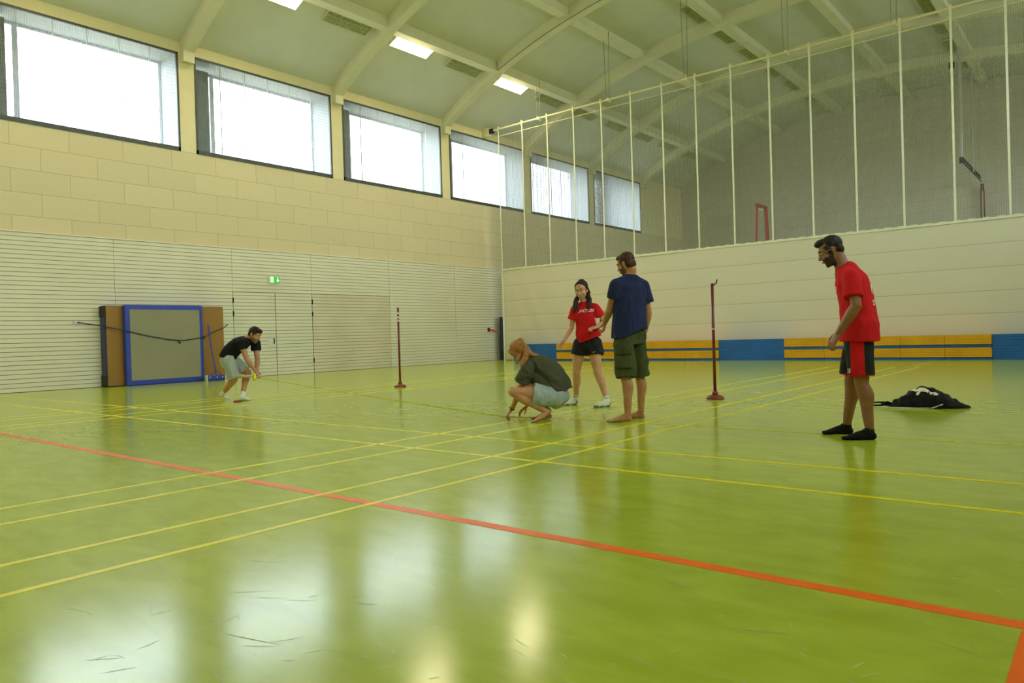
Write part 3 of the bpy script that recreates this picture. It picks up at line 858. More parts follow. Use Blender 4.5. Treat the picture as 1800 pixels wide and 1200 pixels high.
# ------------------------------------------------------------------ people: shapes are laid out limb by limb and fused into one surface
V = Vector
class Shape:
    def __init__(s): s.m = MB()
    def limb(s, pts, radii, side=None, n=14, sub=4, caps=(1, 1)):
        pts = [V(p) for p in pts]
        rad = [(r, r) if not isinstance(r, (tuple, list)) else r for r in radii]
        P, Rr = [], []
        for i in range(len(pts) - 1):
            p0, p1, p2, p3 = pts[max(i - 1, 0)], pts[i], pts[i + 1], pts[min(i + 2, len(pts) - 1)]
            for k in range(sub):
                t = k / sub
                P.append(0.5 * ((2 * p1) + (p2 - p0) * t + (2 * p0 - 5 * p1 + 4 * p2 - p3) * t * t + (3 * p1 - 3 * p2 + p3 - p0) * t ** 3))
                q = t * t * (3 - 2 * t)
                Rr.append((rad[i][0] * (1 - q) + rad[i + 1][0] * q, rad[i][1] * (1 - q) + rad[i + 1][1] * q))
        P.append(pts[-1]); Rr.append(rad[-1])
        def ext(p, d, r):
            out = []
            for a in (0.38, 0.7, 0.92):
                out.append((p + d * (min(r) * a), (r[0] * math.sqrt(1 - a * a), r[1] * math.sqrt(1 - a * a))))
            return out
        d0 = (P[0] - P[1]).normalized(); d1 = (P[-1] - P[-2]).normalized()
        if caps[0]:
            e = ext(P[0], d0, Rr[0])[::-1]; P = [a for a, _ in e] + P; Rr = [b for _, b in e] + Rr
        if caps[1]:
            e = ext(P[-1], d1, Rr[-1]); P += [a for a, _ in e]; Rr += [b for _, b in e]
        base = len(s.m.v); prev = V(side) if side is not None else None
        for i, p in enumerate(P):
            d = (P[min(i + 1, len(P) - 1)] - P[max(i - 1, 0)])
            d = d.normalized() if d.length > 1e-6 else V((0, 0, 1))
            if prev is None:
                prev = d.cross(V((0.3, 1, 0.1))).normalized()
            sd = (prev - d * prev.dot(d))
            sd = sd.normalized() if sd.length > 1e-5 else d.orthogonal().normalized()
            if side is None: prev = sd
            up = d.cross(sd)
            for k in range(n):
                t = 2 * PI * k / n
                s.m.v.append(p + sd * (math.cos(t) * Rr[i][0]) + up * (math.sin(t) * Rr[i][1]))
        for i in range(len(P) - 1):
            for k in range(n):
                a = base + i * n + k; b = base + i * n + (k + 1) % n
                s.m.f.append((a, b, b + n, a + n))
        s.m.f.append(tuple(base + k for k in reversed(range(n))))
        e = base + (len(P) - 1) * n
        s.m.f.append(tuple(e + k for k in range(n)))
        return s
    def blob(s, c, r, ax=None, n=14, m=9):
        X, Y, Z = ax or (V((1, 0, 0)), V((0, 1, 0)), V((0, 0, 1)))
        c = V(c); base = len(s.m.v)
        for j in range(1, m):
            ph = PI * j / m
            for k in range(n):
                t = 2 * PI * k / n
                s.m.v.append(c + X * (r[0] * math.sin(ph) * math.cos(t)) + Y * (r[1] * math.sin(ph) * math.sin(t)) + Z * (r[2] * math.cos(ph)))
        s.m.v += [c + Z * r[2], c - Z * r[2]]
        for j in range(m - 2):
            for k in range(n):
                a = base + j * n + k; b = base + j * n + (k + 1) % n
                s.m.f.append((a, a + n, b + n, b))
        T = base + (m - 1) * n
        for k in range(n):
            s.m.f.append((T, base + k, base + (k + 1) % n))
            s.m.f.append((T + 1, base + (m - 2) * n + (k + 1) % n, base + (m - 2) * n + k))
        return s
    def fuse(s, name, m, parent, voxel=0.006, smooth=3, sfac=0.5, warp=None):
        me = bpy.data.meshes.new('raw'); me.from_pydata(s.m.v, [], s.m.f)
        bm = bmesh.new(); bm.from_mesh(me); bmesh.ops.recalc_face_normals(bm, faces=bm.faces); bm.to_mesh(me); bm.free()
        o = bpy.data.objects.new('raw', me); COL.objects.link(o)
        a = o.modifiers.new('r', 'REMESH'); a.mode = 'VOXEL'; a.voxel_size = voxel; a.use_smooth_shade = True
        if smooth:
            b = o.modifiers.new('s', 'SMOOTH'); b.iterations = smooth; b.factor = sfac
        bpy.context.view_layer.update()
        dg = bpy.context.evaluated_depsgraph_get()
        me2 = bpy.data.meshes.new_from_object(o.evaluated_get(dg))
        bpy.data.objects.remove(o, do_unlink=True); bpy.data.meshes.remove(me)
        me2.name = name
        if warp:
            nrm = [v.normal.copy() for v in me2.vertices]
            for v, nn in zip(me2.vertices, nrm):
                v.co = v.co + nn * (warp(v.co, nn) * max(0.0, 1 - 1.6 * nn.z * nn.z))
        me2.polygons.foreach_set('use_smooth', [True] * len(me2.polygons))
        me2.materials.clear(); me2.materials.append(m)
        r = bpy.data.objects.new(name, me2); COL.objects.link(r); r.parent = parent
        return r

def wrinkle(amp, f, direction=(0, 0, 1), seed=0.0, damp=None):
    d = V(direction).normalized()
    def w(co, nn):
        q = co * f
        q = q - d * (q.dot(d) * 0.65) + V((seed, seed * 0.7, seed * 1.3))
        n = noise.noise(q) * 0.6 + noise.noise(q * 2.1) * 0.3 + noise.noise(q * 4.3) * 0.12
        n = (1 - abs(n) * 3.0) - 0.35
        return amp * n * (damp(co) if damp else 1)
    return w
def hairwarp(amp, f, axis=(0, 0, 1)):
    a = V(axis).normalized()
    def w(co, nn):
        q = co * f; q = q - a * (q.dot(a) * 0.88)
        return amp * (noise.noise(q) + 0.5 * noise.noise(q * 2.3))
    return w

def head(S, c, f, u, skin_scale=1.0, ears=True, nose=1.0):
    f = V(f).normalized(); u = V(u); u = (u - f * u.dot(f)).normalized(); s = f.cross(u).normalized()
    ax = (s, f, u); k = skin_scale; c = V(c)
    def p(a, b, d): return c + s * (a * k) + f * (b * k) + u * (d * k)
    S.blob(p(0, -0.012, 0.034), (0.073 * k, 0.090 * k, 0.080 * k), ax)
    S.blob(p(0, 0.018, -0.026), (0.063 * k, 0.068 * k, 0.080 * k), ax)
    S.blob(p(0, 0.026, -0.074), (0.048 * k, 0.052 * k, 0.036 * k), ax)
    S.blob(p(0, 0.060, -0.096), (0.021 * k, 0.018 * k, 0.016 * k), ax)
    S.limb([p(0, 0.078, 0.020), p(0, 0.089, -0.004), p(0, 0.101 * nose, -0.026)], [0.0078 * k, 0.0082 * k, 0.0105 * k], n=8, sub=2)
    for q in (-1, 1):
        S.blob(p(q * 0.0105, 0.090, -0.030), (0.0078 * k, 0.009 * k, 0.0068 * k), ax, 8, 6)
        S.blob(p(q * 0.038, 0.052, -0.030), (0.025 * k, 0.026 * k, 0.026 * k), ax, 10, 7)
        S.limb([p(q * 0.048, 0.062, 0.026), p(q * 0.014, 0.078, 0.026)], [0.010 * k, 0.010 * k], n=8, sub=1)
        if ears:
            S.limb([p(q * 0.070, -0.002, -0.030), p(q * 0.077, -0.008, -0.008), p(q * 0.078, -0.012, 0.016)], [(0.007 * k, 0.010 * k), (0.009 * k, 0.017 * k), (0.009 * k, 0.015 * k)], side=s, n=8, sub=2)
    S.limb([p(-0.021, 0.076, -0.058), p(0, 0.082, -0.057), p(0.021, 0.076, -0.058)], [0.007 * k, 0.010 * k, 0.007 * k], n=8, sub=2)
    return p, ax

def face_parts(t, p, ax, k, skin, hair_m, smile=False, brows=True):
    s, f, u = ax
    white = bpy.data.materials['eye_white']; iris = bpy.data.materials['eye_iris']; lip = bpy.data.materials['lips']
    for q in (-1, 1):
        S = Shape(); S.blob(p(q * 0.030, 0.0695, 0.008), (0.0110 * k, 0.0116 * k, 0.0044 * k), ax, 12, 8)
        e = S.m.build('eye', white, t, smooth=True)
        S = Shape(); S.blob(p(q * 0.030, 0.0780, 0.006), (0.0058 * k, 0.0046 * k, 0.0046 * k), ax, 10, 6)
        S.m.build('iris', iris, e, smooth=True)
        if brows:
            S = Shape(); S.limb([p(q * 0.045, 0.070, 0.030), p(q * 0.031, 0.081, 0.035), p(q * 0.015, 0.0865, 0.031)], [0.0025 * k, 0.0040 * k, 0.0030 * k], n=8, sub=2)
            S.m.build('eyebrow', hair_m, t, smooth=True)
    S = Shape()
    up = 0.007 if smile else 0.0
    S.limb([p(-0.024, 0.0775, -0.057 + up), p(-0.011, 0.0890, -0.059), p(0.011, 0.0890, -0.059), p(0.024, 0.0775, -0.057 + up)], [0.003 * k, 0.0055 * k, 0.0055 * k, 0.003 * k], n=8, sub=2)
    S.m.build('mouth', lip, t, smooth=True)
    if smile:
        S = Shape(); S.limb([p(-0.015, 0.0900, -0.0575), p(0, 0.0940, -0.0590), p(0.015, 0.0900, -0.0575)], [(0.003 * k, 0.0025 * k)] * 3, n=8, sub=2)
        S.m.build('teeth', white, t, smooth=True)

def hand(S, wrist, d, n, thumb, curl=0.35, spread=0.05, sc=1.0, tcurl=0.5, point=False):
    """d: wrist to knuckles, n: palm normal (fingers bend towards it), thumb: +1/-1 side of d x n"""
    w = V(wrist); d = V(d).normalized(); n = V(n); n = (n - d * n.dot(d)).normalized(); sd = d.cross(n).normalized() * thumb
    S.limb([w, w + d * 0.03 * sc, w + d * 0.07 * sc, w + d * 0.088 * sc], [(0.024 * sc, 0.019 * sc), (0.034 * sc, 0.018 * sc), (0.040 * sc, 0.015 * sc), (0.038 * sc, 0.012 * sc)], side=sd, n=12, sub=3)
    offs = (0.029, 0.010, -0.010, -0.028); L = (0.070, 0.079, 0.073, 0.057); R0 = (0.0093, 0.0098, 0.0093, 0.0082)
    for i in range(4):
        c = curl * (1 + 0.10 * i) if not (point and i == 0) else 0.12
        b = w + d * 0.086 * sc + sd * offs[i] * sc
        fd = (d + sd * (offs[i] * spread * 25)).normalized()
        pts = [b - fd * 0.012 * sc]; cur = b; ang = c * 0.45
        pts.append(cur)
        for j, fr in enumerate((0.46, 0.30, 0.24)):
            dirv = fd * math.cos(ang) + n * math.sin(ang)
            cur = cur + dirv * (L[i] * fr * sc); pts.append(cur); ang += c
        r = R0[i] * sc
        S.limb(pts, [r, r, r * 0.95, r * 0.88, r * 0.75], n=8, sub=2)
    b = w + d * 0.022 * sc + sd * 0.024 * sc
    t1 = b + (d * 0.62 + sd * 0.72 + n * 0.25).normalized() * 0.042 * sc
    t2 = t1 + (d * 0.85 + sd * (0.45 - tcurl * 0.6) + n * (0.2 + tcurl * 0.5)).normalized() * 0.032 * sc
    t3 = t2 + (d * 0.85 + sd * (0.2 - tcurl) + n * (0.25 + tcurl * 0.6)).normalized() * 0.026 * sc
    S.limb([b, t1, t2, t3], [0.015 * sc, 0.0115 * sc, 0.0105 * sc, 0.0085 * sc], n=8, sub=2)

def foot(S, ankle, heel, toe, toes=True, grow=0.0, lift=0.0, big=-1):
    """heel, toe: ground points under heel end and toe tips"""
    a, h, t = V(ankle), V(heel), V(toe)
    d = (t - h); L = d.length; d = d.normalized(); s = d.cross(V((0, 0, 1))).normalized(); g = grow
    n = s.cross(d).normalized()
    def p(x, y, z): return h + d * (L * x) + s * y + n * z
    S.limb([p(0.11, 0, 0.030), p(0.26, 0, 0.040), p(0.45, 0, 0.036), p(0.66, 0.003, 0.024), p(0.80, 0.003, 0.017)],
           [(0.027 + g, 0.029 + g), (0.031 + g, 0.040 + g), (0.035 + g, 0.035 + g), (0.044 + g, 0.024 + g), (0.041 + g, 0.016 + g)], side=s, n=14)
    S.limb([a, p(0.24, 0, 0.058), p(0.40, 0, 0.045)], [(0.034 + g, 0.036 + g), (0.034 + g, 0.042 + g), (0.03 + g, 0.03 + g)], side=s)
    S.limb([a, p(0.12, 0, 0.03)], [(0.026 + g, 0.024 + g), (0.027 + g, 0.024 + g)], side=s)
    if toes:
        for i, (yy, l, r) in enumerate(((0.031, 1.0, 0.0125), (0.012, 0.985, 0.0085), (-0.004, 0.95, 0.008), (-0.019, 0.92, 0.0078), (-0.033, 0.875, 0.0075))):
            yy *= -big
            S.limb([p(0.76, yy * 0.95, 0.016), p((0.76 + l) / 2 + 0.03, yy, 0.014), p(l - 0.03, yy, 0.010)], [r * 1.05, r * 1.1, r * 0.95], n=8, sub=2)
    else:
        S.limb([p(0.78, 0.002, 0.017), p(0.92, 0.002, 0.015)], [(0.041 + g, 0.016 + g), (0.030 + g, 0.013 + g)], side=s)

def leg(S, hip, knee, ankle, w=1.0, fwd=(-1, 0, 0), calf=1.0):
    hip, knee, ankle = V(hip), V(knee), V(ankle); f = V(fwd)
    m1 = hip.lerp(knee, 0.5) + f * 0.012
    c1 = knee.lerp(ankle, 0.30) - f * 0.016; c2 = knee.lerp(ankle, 0.62) - f * 0.006
    S.limb([hip, m1, knee.lerp(hip, 0.12), knee], [0.080 * w, 0.074 * w, 0.056 * w, 0.053 * w], n=16)
    S.limb([knee, knee.lerp(ankle, 0.1), c1, c2, ankle], [0.053 * w, 0.050 * w, 0.056 * w * calf, 0.042 * w * calf, 0.032 * w], n=16)
    S.blob(knee + f * 0.018, (0.036 * w, 0.036 * w, 0.042 * w))
def arm(S, sh, el, wr, w=1.0):
    sh, el, wr = V(sh), V(el), V(wr)
    S.limb([sh, sh.lerp(el, 0.35), sh.lerp(el, 0.8), el], [0.042 * w, 0.044 * w, 0.039 * w, 0.037 * w], n=14)
    S.limb([el, el.lerp(wr, 0.28), el.lerp(wr, 0.7), wr], [0.037 * w, 0.041 * w, 0.031 * w, (0.0245 * w)], n=14)

def beard(body, p, ax, m, k, dense=True):
    # short beard: jaw, chin, upper lip and sideburns of the face surface take the beard colour
    s, f, u = ax; c = p(0, 0, 0)
    body.data.materials.append(m)
    for pl in body.data.polygons:
        q = pl.center - c
        if q.length > 0.17 * k: continue
        a, b, d = abs(q.dot(s)) / k, q.dot(f) / k, q.dot(u) / k
        jaw = -0.125 < d < -0.040 + 0.35 * max(0, a - 0.045) and b > 0.002 and not (a < 0.024 and b > 0.070 and -0.068 < d)
        lipb = a < 0.028 and b > 0.07 and -0.052 < d < -0.040
        side = a > 0.052 and 0.0 < b < 0.028 and -0.06 < d < 0.02
        if jaw or lipb or (side and dense): pl.material_index = len(body.data.materials) - 1
def skin_mat(name, col, red=0.12):
    return mat(name, col, 0.5, noise_amt=red, scale=14, bump=0.06, bscale=180, col2=(col[0] * 0.88, col[1] * 0.78, col[2] * 0.72))
def cloth_mat(name, col, rough=0.85):
    return mat(name, col, rough, noise_amt=0.10, scale=5, bump=0.25, bscale=420, spec=0.15)
def hair_mat(name, c1, c2, stretch=(60, 60, 4)):
    return mat(name, c1, 0.6, scale=1.0, col2=c2, stretch=stretch, spec=0.25)
mat('eye_white', (0.52, 0.48, 0.40), 0.25, noise_amt=0.02)
mat('eye_iris', (0.03, 0.018, 0.01), 0.2, noise_amt=0.05)
mat('lips', (0.42, 0.13, 0.085), 0.45, noise_amt=0.05)
M_SHIRTRED = cloth_mat('red_jersey', (0.60, 0.012, 0.014))
M_NAVY = cloth_mat('navy_jersey', (0.020, 0.026, 0.074))
M_OLIVE = cloth_mat('olive_cotton', (0.062, 0.075, 0.022))
M_OLIVE2 = cloth_mat('olive_cotton_trim', (0.050, 0.060, 0.018))
M_BLK = cloth_mat('black_polyester', (0.012, 0.014, 0.012), 0.6)
M_BLKT = cloth_mat('black_cotton', (0.011, 0.012, 0.012))
M_DKGREY = cloth_mat('dark_grey_green_cotton', (0.088, 0.086, 0.050))
M_PALE = cloth_mat('pale_grey_cotton', (0.42, 0.46, 0.38))
M_PALEB = cloth_mat('pale_blue_grey_cotton', (0.40, 0.47, 0.43))
M_SOCKW = cloth_mat('white_sock', (0.74, 0.74, 0.62))
M_SOCKG = cloth_mat('grey_sock_pattern', (0.20, 0.21, 0.17))
M_SOCKB = cloth_mat('black_sock', (0.010, 0.011, 0.010))

def decal_text(txt, target, parent, origin, direction, right, up, size, m, name, shear=0.0, extrude=0.0, bold=0.0):
    """lettering wrapped onto a garment: every outline vertex is dropped onto the cloth along 'direction'"""
    cu = bpy.data.curves.new('t', 'FONT'); cu.body = txt; cu.size = size; cu.align_x = 'CENTER'; cu.align_y = 'CENTER'; cu.shear = shear; cu.offset = bold
    cu.resolution_u = 3
    o = bpy.data.objects.new('t', cu); COL.objects.link(o)
    bpy.context.view_layer.update()
    me = bpy.data.meshes.new_from_object(o.evaluated_get(bpy.context.evaluated_depsgraph_get()))
    bpy.data.objects.remove(o, do_unlink=True)
    bm = bmesh.new(); bm.from_mesh(me)
    bmesh.ops.triangulate(bm, faces=bm.faces)
    bmesh.ops.subdivide_edges(bm, edges=[e for e in bm.edges if e.calc_length() > size * 0.15], cuts=2)
    wrap(bm, target, origin, direction, right, up)
    bm.to_mesh(me); bm.free()
    me.materials.clear(); me.materials.append(m); me.name = name
    r = bpy.data.objects.new(name, me); COL.objects.link(r); r.parent = parent
    return r
def wrap(bm, target, origin, direction, right, up, lift=0.0025):
    bv = BVHTree.FromPolygons([v.co for v in target.data.vertices], [tuple(p.vertices) for p in target.data.polygons])
    D = V(direction).normalized(); Rg = V(right).normalized(); U = V(up).normalized(); O = V(origin)
    for v in bm.verts:
        q = O + Rg * v.co.x + U * v.co.y
        hit, nrm, idx, dist = bv.ray_cast(q - D * 0.6, D)
        v.co = (hit - D * lift + nrm * lift) if hit is not None else q
def decal_poly(polys, target, parent, origin, direction, right, up, m, name):
    bm = bmesh.new()
    for poly in polys:
        vs = [bm.verts.new((x, y, 0)) for x, y in poly]
        bm.faces.new(vs)
    bmesh.ops.triangulate(bm, faces=bm.faces)
    bmesh.ops.subdivide_edges(bm, edges=bm.edges[:], cuts=2)
    wrap(bm, target, origin, direction, right, up)
    me = bpy.data.meshes.new(name); bm.to_mesh(me); bm.free(); me.materials.append(m)
    r = bpy.data.objects.new(name, me); COL.objects.link(r); r.parent = parent
    return r
M_WPRINT = mat('white_shirt_print', (0.82, 0.80, 0.72), 0.6, noise_amt=.02)

def tee(t, name, m, spine, radii, shs, sleeves, sw=(0.070, 0.078), voxel=0.008, warp=None, side=None, shr=0.070, neck=None):
    """spine: hem..neck points, radii (half width, half depth); sleeves: list of (shoulder, end)"""
    S = Shape()
    S.limb(spine, radii, side=side, n=24, caps=(0, 0))
    top = V(spine[-1])
    for sh, (e, el) in zip(shs, sleeves):
        sh = V(sh); e = V(e)
        S.limb([top - V((0, 0, 0.035)), sh + V((0, 0, 0.0))], [shr * 0.85, shr], n=14, sub=3)
        S.limb([sh, sh.lerp(e, 0.5), e], [sw[0], (sw[0] + sw[1]) / 2, sw[1]], n=18, sub=3, caps=(1, 0))
    return S.fuse(name, m, t, voxel, 4, 0.5, warp)

# ================================================================== 1: man in red T-shirt and black shorts, walking to the left
def man_red():
    t = thing('person', 'man in red T-shirt, glasses and black and red shorts standing in profile at right', 'person', (-1.67, 6.51, 0), math.radians(14.413))
    SK = skin_mat('brown_skin', (0.27, 0.125, 0.045)); HR = hair_mat('black_hair', (0.012, 0.010, 0.008), (0.03, 0.024, 0.018))
    f = V((-0.88, -0.12, -0.36)); u = V((-0.36, 0, 0.9))
    S = Shape()
    hc = V((-0.172, 0.0, 1.553))
    p, ax = head(S, hc, f, u, 1.05)
    nb = V((-0.075, 0.0, 1.375))
    S.limb([p(0, -0.03, -0.02), p(0, -0.035, -0.06), V((-0.085, 0, 1.42)), nb], [0.056, 0.055, 0.060, 0.075], n=16)
    side = V((0.12, -1, 0))
    # torso under the shirt
    S.limb([(0.03, 0, 0.80), (0.02, 0, 0.95), (0.02, 0, 1.10), (-0.015, 0, 1.27), (-0.05, 0, 1.37)], [(0.13, 0.09), (0.13, 0.092), (0.140, 0.098), (0.142, 0.096), (0.085, 0.06)], side=side, n=20)
    shN, elN, wrN = V((-0.022, -0.185, 1.325)), V((0.012, -0.25, 1.085)), V((-0.125, -0.235, 0.870))
    shF, elF, wrF = V((-0.050, 0.185, 1.330)), V((0.02, 0.235, 1.08)), V((-0.02, 0.27, 0.86))
    arm(S, shN, elN, wrN, 1.10); arm(S, shF, elF, wrF, 1.08)
    S.limb([nb, shN], [0.048, 0.045]); S.limb([nb, shF], [0.048, 0.045])
    hand(S, wrN, (-0.50, -0.05, -0.86), (0.45, 0.55, -0.45), -1, curl=0.50, sc=1.02, tcurl=0.2)
    hand(S, wrF, (-0.10, 0.05, -1), (-0.2, -1, 0), 1, curl=0.5)
    hN, hF = V((0.02, -0.095, 0.84)), V((0.02, 0.095, 0.84))
    kN, aN = V((0.035, -0.115, 0.475)), V((0.085, -0.125, 0.085))
    kF, aF = V((-0.040, 0.115, 0.470)), V((-0.085, 0.145, 0.085))
    leg(S, hN, kN, aN, 1.08); leg(S, hF, kF, aF, 1.05)
    foot(S, aN, (0.128, -0.125, 0), (-0.120, -0.19, 0), toes=False, grow=-0.004)
    foot(S, aF, (-0.045, 0.165, 0), (-0.278, 0.118, 0), toes=False, grow=-0.004)
    bd = S.fuse('body', SK, t, 0.0046, 2, 0.5)
    beard(bd, p, ax, mat('dark_beard', (0.035, 0.022, 0.014), 0.7, noise_amt=.3, scale=90), 1.05)
    face_parts(t, p, ax, 1.05, SK, HR)
    # hair: short, swept up at the front
    H = Shape()
    H.blob(p(0, -0.026, 0.050), (0.082, 0.092, 0.082), ax)
    H.blob(p(0, -0.055, 0.005), (0.070, 0.050, 0.068), ax)
    H.blob(p(0, 0.040, 0.092), (0.060, 0.056, 0.034), ax)
    H.blob(p(0, 0.060, 0.094), (0.044, 0.026, 0.020), ax)
    for q in (-1, 1): H.limb([p(q * 0.067, 0.022, 0.045), p(q * 0.068, 0.018, 0.0)], [(0.010, 0.020), (0.007, 0.012)], side=ax[0], n=8)
    H.fuse('hair', HR, t, 0.005, 1, 0.4, hairwarp(0.0045, 119, u))
    # wire glasses
    gold = mat('gold_wire', (0.62, 0.48, 0.18), 0.3, 0.7, noise_amt=.04)
    g = MB()
    for q in (-1, 1):
        g.tube([p(q * 0.032 + 0.021 * math.cos(a), 0.093 - 0.010 * abs(q * 0.032 + 0.021 * math.cos(a)) / 0.05, 0.004 + 0.018 * math.sin(a)) for a in [2 * PI * i / 14 for i in range(15)]], 0.0016, 6, cap=False)
        g.tube([p(q * 0.054, 0.083, 0.010), p(q * 0.072, 0.06, 0.010), p(q * 0.080, -0.012, 0.006)], 0.0018, 6)
    g.tube([p(-0.011, 0.095, 0.008), p(0, 0.098, 0.010), p(0.011, 0.095, 0.008)], 0.0016, 6)
    gl = g.build('glasses', gold, t, smooth=True)
    # T-shirt
    side = V((0.12, -1, 0))
    sh = tee(t, 'shirt', M_SHIRTRED,
        [(0.030, 0, 0.795), (0.030, 0, 0.90), (0.022, 0, 1.03), (0.006, 0, 1.16), (-0.018, 0, 1.28), (-0.055, 0, 1.38), (-0.085, 0, 1.425)],
        [(0.216, 0.152), (0.208, 0.149), (0.186, 0.136), (0.180, 0.134), (0.176, 0.130), (0.124, 0.094), (0.078, 0.070)],
        [shN + V((0, 0.012, -0.005)), shF + V((0, -0.012, -0.005))], [((-0.010, -0.235, 1.150), 0), ((-0.01, 0.225, 1.15), 0)], sw=(0.072, 0.075), side=side,
        warp=wrinkle(0.0114, 9, (0.25, 0, 1), 3.1, lambda c: 0.35 + 0.65 * min(1, max(0, (1.42 - c.z) / 0.45))), voxel=0.0075)
    # prints on the back and front
    decal_text('TSV', sh, t, (0.10, -0.025, 1.355), (-0.90, 0.30, -0.3), (0.10, 1, 0), (-0.38, 0, 0.92), 0.040, M_WPRINT, 'back_print', bold=0.001)
    decal_text('S', sh, t, (0.11, -0.055, 1.29), (-1, 0.25, -0.1), (0.1, 1, 0), (-0.2, 0, 1), 0.050, M_WPRINT, 'back_print', bold=0.001)
    decal_poly([[(-0.020, 0.045), (0.018, 0.045), (0.004, -0.035), (-0.010, -0.035)]], sh, t, (0.12, -0.055, 1.215), (-1, 0.25, 0), (0.1, 1, 0), (-0.1, 0, 1), M_WPRINT, 'back_print')
    decal_text('ST', sh, t, (0.13, -0.062, 1.105), (-1, 0.25, 0), (0, 1, 0), (-0.05, 0, 1), 0.062, M_WPRINT, 'back_print', bold=0.001)
    decal_text('VICTOR', sh, t, (-0.16, 0.025, 1.235), (1, 0, 0), (0, -1, 0), (0, 0, 1), 0.052, M_WPRINT, 'chest_print', shear=0.2, bold=0.001)
    # shorts
    S = Shape()
    S.limb([(0.028, 0, 0.90), (0.024, 0, 0.80), (0.018, 0, 0.72)], [(0.140, 0.095), (0.158, 0.108), (0.165, 0.118)], side=side, n=20, caps=(1, 0))
    for hp, kn in ((hN, kN), (hF, kF)):
        e = hp.lerp(kn, 0.90)
        S.limb([hp - V((0, 0, 0.035)), hp.lerp(kn, 0.5), e], [(0.098, 0.106), (0.100, 0.104), (0.096, 0.100)], side=side, n=20, caps=(1, 0))
    so = S.fuse('shorts', M_BLK, t, 0.0042, 8, 0.5, wrinkle(0.0060, 10, (0, 0, 1), 9.0))
    so.data.materials.append(M_SHIRTRED)
    for pl in so.data.polygons:
        c = pl.center
        cx = 0.025 + (0.85 - c.z) * 0.015 if c.y < 0 else 0.02 - (0.85 - c.z) * 0.13
        if abs(pl.normal.y) > 0.15 and abs(c.x - cx + 0.018) < 0.052 and abs(c.y) > 0.08: pl.material_index = 1
        if c.z < 0.528 and (c.x > (-0.075 if c.y < 0 else -0.12)): pl.material_index = 1
    yy = []
    for dx in (0, 0.021):
        yy += [[(dx - 0.014, 0.020), (dx - 0.003, 0.020), (dx - 0.007, 0.003), (dx - 0.018, 0.003)], [(dx - 0.016, -0.001), (dx - 0.002, -0.001), (dx - 0.010, -0.020), (dx - 0.021, -0.020)]]
    decal_poly(yy, so, t, (-0.066, -0.2, 0.560), (0.3, 1, 0), (1, -0.3, 0), (0, 0, 1), M_WPRINT, 'shorts_mark')
    # low black socks
    for a, h, q in ((aN, V((0.136, -0.125, 0)), V((-0.130, -0.192, 0))), (aF, V((-0.037, 0.167, 0)), V((-0.288, 0.116, 0)))):
        S = Shape(); foot(S, a + V((0, 0, -0.012)), h, q, toes=False, grow=0.003)
        S.fuse('sock', M_SOCKB, t, 0.006, 2, 0.5)
    return t
man_red()

